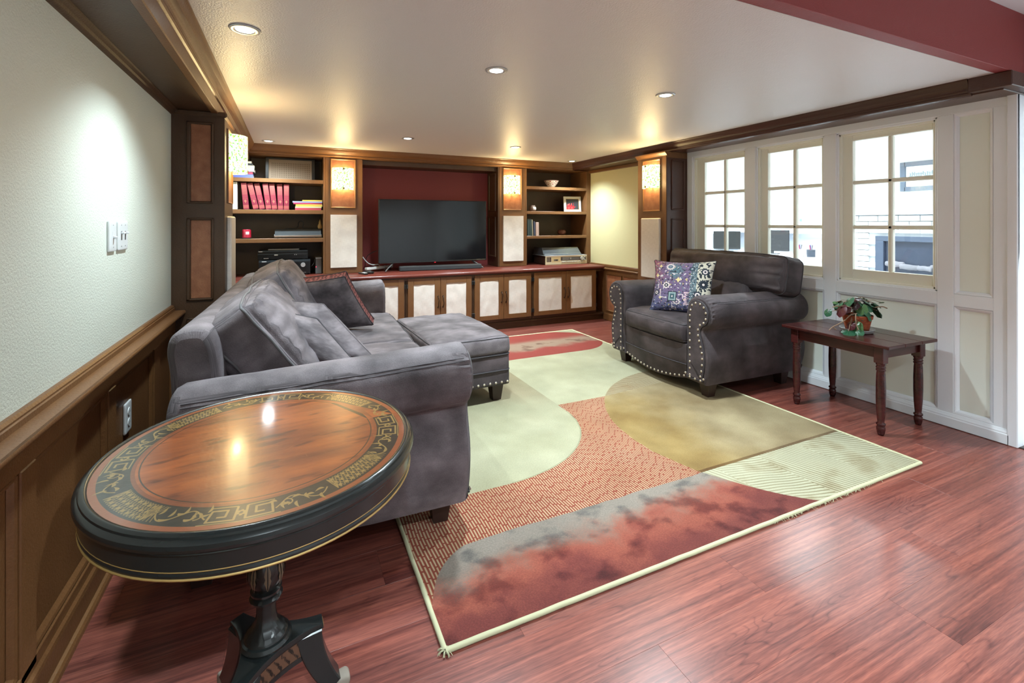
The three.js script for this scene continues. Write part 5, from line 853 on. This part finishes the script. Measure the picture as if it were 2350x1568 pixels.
// ---------------------------------------------------------------- shelf contents
function book(label, group, w, h, d, cover, pos, tilt, spineMat, yaw = 0) {                          // upright, spine toward +z, bottom left front corner at pos
  const t = thing('book', label, 'book', pos, yaw, group), R = new THREE.Group(); t.rotation.z = tilt;
  const c = 0.003;
  part(t, 'cover', [bx(0, c, 0, h, -d, -0.002, 0.001), bx(w - c, w, 0, h, -d, -0.002, 0.001)], cover);
  const sp = bx(0, w, 0, h, -0.005, 0, 0.002), uv = sp.attributes.uv, p = sp.attributes.position; for (let i = 0; i < p.count; i++) uv.setXY(i, p.getX(i) / w, p.getY(i) / h);
  part(t, 'spine', sp, spineMat || cover);
  part(t, 'pages', bx(c, w - c, 0.004, h - 0.005, -d + 0.004, -0.005, 0), m.paper);
  return t;
}
function flatBook(label, group, w, h, d, cover, pos, yaw = 0, spineMat) {                              // lying, spine toward +z, centred
  const t = thing('book', label, 'book', pos, yaw, group), c = Math.min(0.003, h * 0.2);
  part(t, 'cover', [bx(-w / 2, w / 2, 0, c, -d, -0.002, 0.001), bx(-w / 2, w / 2, h - c, h, -d, -0.002, 0.001)], cover);
  part(t, 'spine', bx(-w / 2, w / 2, 0, h, -0.005, 0, 0.002), spineMat || cover);
  part(t, 'pages', bx(-w / 2 + 0.004, w / 2 - 0.004, c, h - c, -d + 0.004, -0.005, 0), m.paper);
  return t;
}
const cm = (r, g, b, ro = 0.6) => std(lin(r, g, b), ro);
{
  const spineM = std(0xffffff, 0.55, { map: spineT }), red = cm(0.20, 0.02, 0.045);
  book('white paperback at the left end of the red book row', null, 0.046, 0.275, 0.19, cm(0.62, 0.58, 0.50), [-0.538, 1.3875, -5.475], 0, std(0xffffff, 0.7, { map: whiteSpineT }));
  const G = 'row of red gilt-tooled books', words = ['leaning against the white paperback, first of the row', 'leaning most, second of the row', 'leaning, third of the row', 'fourth of the row, in its middle', 'fifth of the row, nearly upright', 'sixth of the row, next to last', 'upright at the right end of the row'];
  [[-0.437, 5], [-0.350, 12], [-0.293, 11], [-0.235, 7], [-0.180, 6], [-0.124, 2.4], [-0.070, 0]].forEach(([x, a], i) => book('red gilt-tooled book ' + words[i], G, 0.050, 0.268, 0.19, red, [x, 1.3875 + 0.0, -5.475 - 0.004 * (i % 3)], a * Math.PI / 180, spineM));
  const stack = (x, y, z, list, yaw0) => { let h = y; list.forEach(([w, t, d, mat, label, dx, yw], i) => { flatBook(label, null, w, t, d, mat, [x + dx, h, z], yw); h += t + 0.0005; }); };
  stack(0.170, 1.3875, -5.47, [[0.255, 0.022, 0.18, cm(0.42, 0.05, 0.08), 'pink-red booklet at the bottom of the small stack', -0.005, 0.01], [0.258, 0.014, 0.18, cm(0.66, 0.60, 0.34), 'cream booklet second from the bottom of the small stack', -0.003, -0.01], [0.262, 0.024, 0.18, cm(0.58, 0.42, 0.07), 'yellow book in the middle of the small stack', 0.004, 0.0], [0.280, 0.014, 0.19, cm(0.45, 0.04, 0.10), 'magenta booklet on the yellow book of the small stack', -0.008, 0.02], [0.290, 0.016, 0.19, cm(0.28, 0.30, 0.50), 'pale blue booklet second from the top of the small stack', -0.012, -0.015], [0.195, 0.014, 0.16, cm(0.60, 0.45, 0.08), 'yellow booklet on top of the small stack', 0.035, 0.0]]);
  stack(-0.450, 1.7085, -5.49, [[0.20, 0.036, 0.20, cm(0.10, 0.13, 0.42), 'blue book at the bottom of the stack behind the left sconce', 0, 0.0], [0.19, 0.026, 0.19, cm(0.28, 0.03, 0.06), 'crimson book on the blue book behind the left sconce', 0.0, 0.02], [0.205, 0.030, 0.20, cm(0.36, 0.38, 0.38), 'silver-grey book in the stack behind the left sconce', 0.005, -0.03], [0.20, 0.036, 0.20, cm(0.52, 0.46, 0.32), 'cream book second from the top behind the left sconce', 0.01, 0.04], [0.19, 0.018, 0.19, cm(0.03, 0.03, 0.035), 'thin black book under the top book behind the left sconce', 0.0, 0.0], [0.18, 0.022, 0.18, cm(0.66, 0.62, 0.50), 'pale book on top of the stack behind the left sconce', -0.005, 0.02]]);
  const fr = thing('picture_frame', 'dark framed sheet of small symbols leaning on the top left shelf', 'picture', [-0.005, 1.7085, -5.62]); fr.rotation.x = -0.06;
  const q = bx(-0.212, 0.212, 0.0, 0.222, -0.004, 0.0, 0), uv = q.attributes.uv, pp = q.attributes.position; for (let i = 0; i < pp.count; i++) uv.setXY(i, (pp.getX(i) + 0.212) / 0.424, pp.getY(i) / 0.222);
  part(fr, 'sheet', q, std(0xffffff, 0.7, { map: symbolT }));
  part(fr, 'frame', [bx(-0.242, -0.21, 0, 0.238, -0.012, 0.008, 0.003), bx(0.21, 0.242, 0, 0.238, -0.012, 0.008, 0.003), bx(-0.242, 0.242, 0.220, 0.238, -0.012, 0.008, 0.003)], m.black);
  const ca = thing('candle', 'red jar candle with a white label on the third left shelf', 'candle', [-0.412, 1.090, -5.54]);
  part(ca, 'coaster', lathe([[0, 0], [0.054, 0], [0.058, 0.004], [0.056, 0.007], [0, 0.006]], 32), m.black);
  part(ca, 'jar', lathe([[0, 0.006], [0.036, 0.006], [0.041, 0.012], [0.041, 0.088], [0.036, 0.094], [0.033, 0.094], [0.033, 0.085], [0, 0.085]], 40), new THREE.MeshPhysicalMaterial({ color: lin(0.50, 0.02, 0.05), roughness: 0.2, clearcoat: 0.5 }));
  part(ca, 'label', new THREE.CylinderGeometry(0.0416, 0.0416, 0.028, 12, 1, true, -0.15, 0.75).translate(0, 0.058, 0), m.whitePlastic);
  const tt = thing('record_player', 'slim silver record player with dark lid on the third left shelf', 'record player', [0.072, 1.090, -5.50]);
  part(tt, 'plinth', sweep([[0.0, 0.008], [0.02, 0.03], [-0.03, 0.040], [-0.32, 0.040], [-0.32, 0.008]], [[-0.232], [0.226]], (t, a, b) => [t, b, a], 0.3), m.silver);
  part(tt, 'lid', sweep([[0.012, 0.034], [-0.045, 0.092], [-0.05, 0.096], [-0.31, 0.096], [-0.31, 0.040]], [[-0.226], [0.220]], (t, a, b) => [t, b, a], 0.3), new THREE.MeshPhysicalMaterial({ color: lin(0.06, 0.066, 0.07), roughness: 0.12, clearcoat: 1 }));
  part(tt, 'rubber_foot', [-0.19, 0.18].map((x) => cyl(0.016, 0.016, 0.009, x, 0, -0.03, 16)).concat([-0.19, 0.18].map((x) => cyl(0.016, 0.016, 0.009, x, 0, -0.28, 16))), m.black);
  solo('power_cable', tube([[-0.06, 1.192, -5.66], [0.03, 1.190, -5.68], [0.07, 1.21, -5.70], [0.075, 1.255, -5.72], [0.10, 1.272, -5.72], [0.125, 1.25, -5.71], [0.118, 1.20, -5.70], [0.20, 1.19, -5.68], [0.27, 1.192, -5.68]], 0.004, 70, 7), m.black, 'black cable looping over the silver record player', 'cable');
  solo('gourd_ornament', lathe([[0, 0], [0.014, 0.0], [0.022, 0.012], [0.024, 0.028], [0.018, 0.044], [0.011, 0.056], [0.012, 0.066], [0.010, 0.078], [0.004, 0.088], [0.003, 0.10], [0, 0.10]], 24).translate(0.284, 1.188, -5.57), cm(0.42, 0.26, 0.09), 'small tan gourd ornament at the right end of the third left shelf', 'ornament');
  const face = (t, n, w, h, y, z, mat) => { const g = bx(-w / 2, w / 2, y, y + h, z - 0.004, z, 0), u = g.attributes.uv, p = g.attributes.position; for (let i = 0; i < p.count; i++) u.setXY(i, (p.getX(i) + w / 2) / w, (p.getY(i) - y) / h); return part(t, n, g, mat); };
  const av = thing('stereo_receiver', 'black audio receiver with round volume knob behind the sofa back', 'receiver', [-0.058, 0.70, -5.50]);
  part(av, 'case', bx(-0.244, 0.244, 0.012, 0.164, -0.34, -0.004, 0.004), m.blackMatte); face(av, 'front_panel', 0.488, 0.152, 0.012, 0.0, std(0xffffff, 0.3, { map: ampT }));
  part(av, 'knob', cyl(0.024, 0.022, 0.018, 0, 0, 0, 28).rotateX(Math.PI / 2).translate(0.173, 0.106, 0), m.silver);
  part(av, 'rubber_foot', [-0.2, 0.2].map((x) => cyl(0.018, 0.018, 0.013, x, 0, -0.04, 16)), m.black);
  const dv = thing('disc_player', 'slim black disc player stacked on the audio receiver', 'disc player', [-0.075, 0.864, -5.51]);
  part(dv, 'case', bx(-0.237, 0.237, 0.008, 0.098, -0.28, -0.004, 0.004), m.blackMatte); face(dv, 'front_panel', 0.474, 0.090, 0.008, 0.0, std(0xffffff, 0.25, { map: deckT }));
  part(dv, 'rubber_foot', [-0.2, 0.2].map((x) => cyl(0.015, 0.015, 0.009, x, 0, -0.04, 16)), m.black);
  const rc = thing('remote_control', 'silver-edged remote control lying on top of the disc player', 'remote', [-0.07, 0.9625, -5.585], 1.52);
  part(rc, 'body', bx(-0.022, 0.022, 0, 0.014, -0.15, 0.15, 0.005), m.silver); part(rc, 'key', cyl(0.008, 0.007, 0.004, 0, 0.0135, -0.02, 16), m.black);
  const md = thing('modem', 'upright dark grey modem with a red light by the pilaster', 'modem', [0.270, 0.70, -5.53]);
  part(md, 'case', bx(-0.032, 0.032, 0, 0.172, -0.20, 0.0, 0.006), m.greyPlastic); part(md, 'top_cap', bx(-0.032, 0.032, 0.166, 0.176, -0.20, 0.001, 0.003), m.silver);
  part(md, 'indicator', new THREE.SphereGeometry(0.004, 10, 8).translate(-0.026, 0.076, 0.001), new THREE.MeshStandardMaterial({ color: 0x400000, emissive: new THREE.Color(1, 0.03, 0.08), emissiveIntensity: 3 }));
  solo('power_cable', tube([[0.235, 0.855, -5.60], [0.225, 0.82, -5.57], [0.205, 0.79, -5.56], [0.192, 0.778, -5.60]], 0.004, 30, 7), m.greyPlastic, 'grey cable between the audio receiver and the modem', 'cable');
  // right bookcase
  const bo = thing('bowl', 'white pottery bowl with red pattern on the top right shelf', 'bowl', [3.215, 1.728, -5.62]);
  { const g = lathe([[0.0, 0.0], [0.034, 0.0], [0.034, 0.008], [0.052, 0.022], [0.078, 0.055], [0.096, 0.088], [0.104, 0.096], [0.101, 0.099], [0.092, 0.088], [0.07, 0.05], [0.0, 0.014]], 48), u = g.attributes.uv, p = g.attributes.position; for (let i = 0; i < p.count; i++) u.setXY(i, u.getX(i), clamp(p.getY(i) / 0.10)); part(bo, 'bowl', g, std(0xffffff, 0.5, { map: bowlT })); }
  const po = thing('small_pot', 'small brown pot with a white flank on the second right shelf', 'pot', [2.925, 1.404, -5.62], 0.4);
  part(po, 'pot', lathe([[0, 0], [0.036, 0], [0.046, 0.02], [0.048, 0.042], [0.042, 0.064], [0.034, 0.074], [0.036, 0.082], [0.032, 0.083], [0.028, 0.074], [0, 0.06]], 36), cm(0.20, 0.13, 0.09));
  part(po, 'glaze_patch', new THREE.SphereGeometry(0.0495, 16, 12, 0.9, 1.3, 1.15, 0.75).translate(0, 0.040, 0), cm(0.6, 0.56, 0.5), 'white glazed flank');
  const pf = thing('picture_frame', 'small cream framed picture of a red stage on the right bookcase', 'picture', [3.520, 1.404, -5.56], -0.12); pf.rotation.x = -0.08;
  part(pf, 'frame', [bx(-0.13, -0.098, 0, 0.212, -0.012, 0.006, 0.003), bx(0.098, 0.13, 0, 0.212, -0.012, 0.006, 0.003), bx(-0.1, 0.1, 0, 0.030, -0.012, 0.0058, 0.003), bx(-0.1, 0.1, 0.182, 0.212, -0.012, 0.0058, 0.003)], cm(0.62, 0.60, 0.54));
  part(pf, 'gilt_slip', [bx(-0.099, -0.093, 0.03, 0.182, -0.004, 0.002, 0.001), bx(0.093, 0.099, 0.03, 0.182, -0.004, 0.002, 0.001), bx(-0.099, 0.099, 0.029, 0.035, -0.004, 0.0018, 0.001), bx(-0.099, 0.099, 0.177, 0.183, -0.004, 0.0018, 0.001)], m.gold);
  { const g = bx(-0.094, 0.094, 0.034, 0.178, -0.006, -0.003, 0), u = g.attributes.uv, p = g.attributes.position; for (let i = 0; i < p.count; i++) u.setXY(i, (p.getX(i) + 0.094) / 0.188, (p.getY(i) - 0.034) / 0.144); part(pf, 'print', g, std(0xffffff, 0.5, { map: stageT })); }
  const teal = cm(0.035, 0.06, 0.062, 0.4), GB = 'books on the third right shelf';
  book('dark teal book at the left end of the third right shelf', GB, 0.034, 0.222, 0.16, teal, [2.782, 1.083, -5.48], 0.03);
  book('dark teal book second from the left on the third right shelf', GB, 0.030, 0.220, 0.16, teal, [2.819, 1.083, -5.48], 0.05);
  book('thin cream-topped book between the dark books on the right bookcase', GB, 0.014, 0.212, 0.16, cm(0.34, 0.31, 0.22), [2.852, 1.083, -5.48], 0.05);
  book('shorter navy book in the dark row of the right bookcase', GB, 0.022, 0.188, 0.15, cm(0.05, 0.06, 0.10), [2.876, 1.083, -5.48], 0.04);
  book('pale pinkish book at the right end of the dark row', GB, 0.046, 0.176, 0.15, cm(0.46, 0.32, 0.27), [2.904, 1.083, -5.48], 0.02);
  const b2 = thing('bowl', 'tiny brown clay bowl on the third right shelf', 'bowl', [3.385, 1.083, -5.63]);
  part(b2, 'bowl', lathe([[0, 0], [0.035, 0], [0.055, 0.022], [0.061, 0.046], [0.050, 0.070], [0.042, 0.074], [0.040, 0.070], [0.052, 0.046], [0.03, 0.02], [0, 0.016]], 40), cm(0.13, 0.045, 0.03, 0.45));
  const st = thing('vintage_stereo', 'vintage silver stereo with cassette deck and smoked turntable lid', 'stereo', [3.322, 0.70, -5.40], -0.035);
  part(st, 'case', bx(-0.312, 0.312, 0.006, 0.118, -0.36, -0.006, 0.003), std(lin(0.05, 0.022, 0.015), 0.5)); face(st, 'front_panel', 0.63, 0.118, 0.003, 0.0, std(0xffffff, 0.35, { map: stereoT }));
  part(st, 'deck', bx(-0.33, 0.316, 0.117, 0.123, -0.36, 0.004, 0.002), m.silver);
  part(st, 'knob', cyl(0.026, 0.023, 0.022, 0, 0, 0, 28).rotateX(Math.PI / 2).translate(0.235, 0.076, 0), m.silver);
  for (const y of [0.058, 0.094]) part(st, 'knob', cyl(0.010, 0.009, 0.016, 0, 0, 0, 18).rotateX(Math.PI / 2).translate(0.276, y, 0), m.silver);
  for (let i = 0; i < 9; i++) part(st, 'push_button', bx(-0.075 + i * 0.024, -0.060 + i * 0.024, 0.030, 0.041, 0, 0.012, 0.002), m.silver);
  for (let i = 0; i < 3; i++) part(st, 'knob', cyl(0.008, 0.007, 0.014, 0, 0, 0, 14).rotateX(Math.PI / 2).translate(0.155 + i * 0.042, 0.035, 0), m.silver);
  part(st, 'lid', sweep([[-0.02, 0.1235], [-0.055, 0.142], [-0.10, 0.222], [-0.34, 0.222], [-0.34, 0.1235]], [[-0.318, 0.0], [-0.30, 0], [0.235, 0], [0.26, 0.0]], (x, a, b) => [x - (x > 0.2 ? (b - 0.1235) * 0.35 : 0), b, a], 0.3), new THREE.MeshPhysicalMaterial({ color: lin(0.075, 0.085, 0.095), roughness: 0.16, clearcoat: 1 }));
  part(st, 'lid_edge', bx(-0.30, 0.245, 0.137, 0.141, -0.050, -0.046, 0.001), m.silver);
  part(st, 'rubber_foot', [-0.27, 0.27].map((x) => cyl(0.016, 0.016, 0.007, x, 0, -0.04, 16)), m.black);
}
// ---------------------------------------------------------------- switches and socket
{
  const plate = (z0, z1, n, label) => { const t = thing('light_switch', label, 'light switch', [-0.62, 1.200, (z0 + z1) / 2]), w = Math.abs(z1 - z0) / 2;
    part(t, 'plate', softBox(0.009, 0.116, 2 * w, { r: 0.004, seg: [4, 8, 8], wr: 0 }).translate(0.0045, 0, 0), m.whitePlastic);
    for (let i = 0; i < n; i++) { const zc = n === 1 ? 0 : (i ? -0.023 : 0.023);
      part(t, 'slot', bx(0.0085, 0.0096, -0.018, 0.018, zc - 0.007, zc + 0.007, 0.0004), n === 1 ? m.whitePlastic : m.greyPlastic);
      part(t, 'toggle', bx(0.009, 0.022, n === 1 ? -0.006 : 0.004, n === 1 ? 0.004 : 0.013, zc - 0.005, zc + 0.005, 0.002).rotateZ(n === 1 ? -0.25 : 0.12), m.whitePlastic);
      for (const y of [-0.042, 0.042]) part(t, 'screw', cyl(0.0028, 0.0024, 0.0015, 0, 0, 0, 10).rotateZ(-Math.PI / 2).translate(0.0088, y, zc), m.silver); }
    return t; };
  plate(-2.226, -2.305, 1, 'white single light switch on the left wall');
  plate(-2.325, -2.445, 2, 'white double light switch on the left wall');
  const o = thing('wall_outlet', 'white power outlet in the brown wainscot behind the round table', 'outlet', [-0.616, 0.452, -2.435]);
  part(o, 'plate', softBox(0.010, 0.124, 0.080, { r: 0.004, seg: [4, 8, 8], wr: 0 }).translate(0.005, 0, 0), m.whitePlastic);
  for (const y of [-0.022, 0.022]) { const s = part(o, 'receptacle', cyl(0.0165, 0.0155, 0.003, 0, 0, 0, 24).rotateZ(-Math.PI / 2).translate(0.0095, y, 0), m.whitePlastic); part(s, 'slot', [bx(0.0122, 0.0128, y - 0.004, y + 0.004, -0.007, -0.005, 0.0002), bx(0.0122, 0.0128, y - 0.004, y + 0.004, 0.005, 0.007, 0.0002)], m.black); }
}
// ---------------------------------------------------------------- the white room behind the windows
{
  const brickM = [std(lin(0.80, 0.83, 0.84), 0.5), std(lin(0.76, 0.79, 0.80), 0.5), std(lin(0.83, 0.85, 0.86), 0.5)];
  const f = thing('fireplace', 'white brick fireplace with black insert seen through the nearest window', 'fireplace', [6.96, 0, -3.2]);
  part(f, 'core', [bx(-0.12, 0, 0, 1.36, -0.635, 0.9, 0), bx(-0.16, -0.1, 0, 0.60, -0.64, 0.9, 0.004)], std(lin(0.55, 0.58, 0.60), 0.7));
  part(f, 'mantel', bx(-0.24, 0, 1.352, 1.398, -0.70, 0.95, 0.006), m.white);
  for (let r = 0; r < 10; r++) for (let c = -1; c < 7; c++) { const y = 0.60 + r * 0.075, a = Math.max(-0.64, -0.64 + c * 0.225 + (r % 2) * 0.112), b = Math.min(0.9, -0.64 + (c + 1) * 0.225 + (r % 2) * 0.112) - 0.008; if (b - a < 0.02 || (y < 1.06 && b > -0.30)) continue; part(f, 'brick', bx(-0.16, -0.10, y, y + 0.067, a, b, 0.004), brickM[(r * 3 + c * 5 + 10) % 3]); }
  part(f, 'insert_frame', [bx(-0.165, -0.11, 1.02, 1.085, -0.335, 0.8, 0.004), bx(-0.165, -0.11, 0.55, 1.03, -0.335, -0.24, 0.004), bx(-0.165, -0.11, 0.50, 0.58, -0.335, 0.8, 0.004)], cm(0.05, 0.07, 0.11, 0.3));
  part(f, 'firebox', bx(-0.125, -0.115, 0.56, 1.04, -0.26, 0.8, 0), cm(0.02, 0.03, 0.055, 0.3));
  part(f, 'log_bed', [0, 1, 2, 3, 4].map((i) => softBox(0.05, 0.06, 0.2, { r: 0.03, seg: [6, 6, 8], wr: 0.012, wf: 20 }).rotateY(rr(-0.4, 0.4)).translate(-0.15, 0.72 + rr(-0.02, 0.03), -0.12 + i * 0.15)), cm(0.20, 0.20, 0.22, 0.9));
  const p = thing('picture_frame', 'etching in a dark frame above the white mantel', 'picture', [6.955, 1.645, -2.98]);
  part(p, 'frame', [bx(-0.03, 0, 0, 0.36, -0.345, -0.285, 0.004), bx(-0.03, 0, 0, 0.36, 0.285, 0.345, 0.004), bx(-0.03, 0, 0, 0.055, -0.3, 0.3, 0.004), bx(-0.03, 0, 0.305, 0.36, -0.3, 0.3, 0.004)], cm(0.10, 0.13, 0.17, 0.4));
  const g = bx(-0.012, -0.008, 0.05, 0.31, -0.29, 0.29, 0), u = g.attributes.uv, q = g.attributes.position; for (let i = 0; i < q.count; i++) u.setXY(i, (q.getZ(i) + 0.29) / 0.58, (q.getY(i) - 0.05) / 0.26); part(p, 'etching', g, std(0xffffff, 0.4, { map: etchT }));
  const d = thing('desk', 'long white built-in desk along the far wall of the white room', 'desk', [6.60, 0, -5.35]);
  part(d, 'worktop', bx(-0.34, 0.34, 0.746, 0.786, -1.5, 1.46, 0.004), m.white); part(d, 'ledge', bx(0.10, 0.34, 1.095, 1.145, -1.5, 1.46, 0.004), m.white); part(d, 'upstand', bx(0.24, 0.34, 0.786, 1.095, -1.5, 1.46, 0), std(lin(0.50, 0.54, 0.60), 0.6));
  for (const z of [-1.48, -0.1, 1.42]) part(d, 'leg_panel', bx(-0.30, 0.32, 0, 0.747, z, z + 0.03, 0.002), m.white);
  const mo = thing('monitor', 'black computer monitor on the white desk, seen through the middle window', 'monitor', [6.50, 0.786, -4.77], -1.2);
  part(mo, 'panel', bx(-0.24, 0.24, 0.05, 0.36, -0.02, 0.015, 0.006), m.blackMatte); part(mo, 'stand', [bx(-0.03, 0.03, 0, 0.1, -0.04, -0.02, 0.004), bx(-0.1, 0.1, 0, 0.012, -0.09, 0.05, 0.004)], m.greyPlastic);
  const pc = thing('computer', 'white computer tower on the desk, seen through the farthest window', 'computer', [6.50, 0.786, -5.78]);
  part(pc, 'case', bx(-0.20, 0.20, 0, 0.30, -0.09, 0.09, 0.006), m.whitePlastic); part(pc, 'front', bx(-0.205, -0.198, 0.01, 0.29, -0.085, 0.085, 0.003), cm(0.45, 0.48, 0.52)); for (let i = 0; i < 4; i++) part(pc, 'slot', bx(-0.208, -0.204, 0.08 + i * 0.05, 0.09 + i * 0.05, -0.06, 0.0, 0.001), m.greyPlastic);
  const m2 = thing('monitor', 'dark monitor beside the white computer tower, seen through the farthest window', 'monitor', [6.45, 0.786, -5.52], -0.9);
  part(m2, 'panel', bx(-0.20, 0.20, 0.04, 0.33, -0.02, 0.015, 0.006), m.black); part(m2, 'stand', [bx(-0.03, 0.03, 0, 0.1, -0.04, -0.02, 0.004), bx(-0.1, 0.1, 0, 0.012, -0.09, 0.05, 0.004)], m.greyPlastic);
  const ap = thing('model_airplane', 'small white model airplane on a stand on the desk ledge', 'model', [6.74, 1.145, -4.62]);
  part(ap, 'stand', [cyl(0.04, 0.04, 0.008, 0, 0, 0, 20), cyl(0.004, 0.004, 0.10, 0, 0.006, 0, 8)], m.silver);
  part(ap, 'fuselage', lathe([[0, -0.17], [0.010, -0.15], [0.017, -0.11], [0.018, 0.08], [0.008, 0.16], [0, 0.175]], 16).rotateX(Math.PI / 2).translate(0, 0.115, 0), m.whitePlastic);
  part(ap, 'wing', [bx(-0.16, 0.16, 0.108, 0.112, -0.03, 0.03, 0.001), bx(-0.05, 0.05, 0.118, 0.121, 0.13, 0.16, 0.001)], cm(0.3, 0.34, 0.4)); part(ap, 'tail_fin', bx(-0.002, 0.002, 0.118, 0.165, 0.125, 0.165, 0.001), cm(0.14, 0.2, 0.34));
  for (const [z, c2, lab] of [[-4.27, cm(0.75, 0.80, 0.72), 'white pen cup on the desk of the white room'], [-4.12, cm(0.04, 0.05, 0.07), 'black pen cup beside the white one on the desk']]) {
    const t = thing('pen_cup', lab, 'cup', [6.42, 0.786, z]); part(t, 'cup', lathe([[0, 0], [0.05, 0], [0.052, 0.10], [0.048, 0.10], [0.046, 0.01], [0, 0.008]], 24), c2);
    [[0.4, 0.02, 0.05], [0.06, 0.08, 0.3], [0.5, 0.5, 0.52], [0.1, 0.1, 0.12]].forEach((k, i) => part(t, 'pen', cyl(0.005, 0.005, 0.16, 0, 0.005, 0, 8).rotateX(0.12 * (i - 1.5)).translate(0.01 * (i - 1.5), 0, 0.012 * (1.5 - i)), cm(...k)));
  }
}
renderer.render(scene, camera);
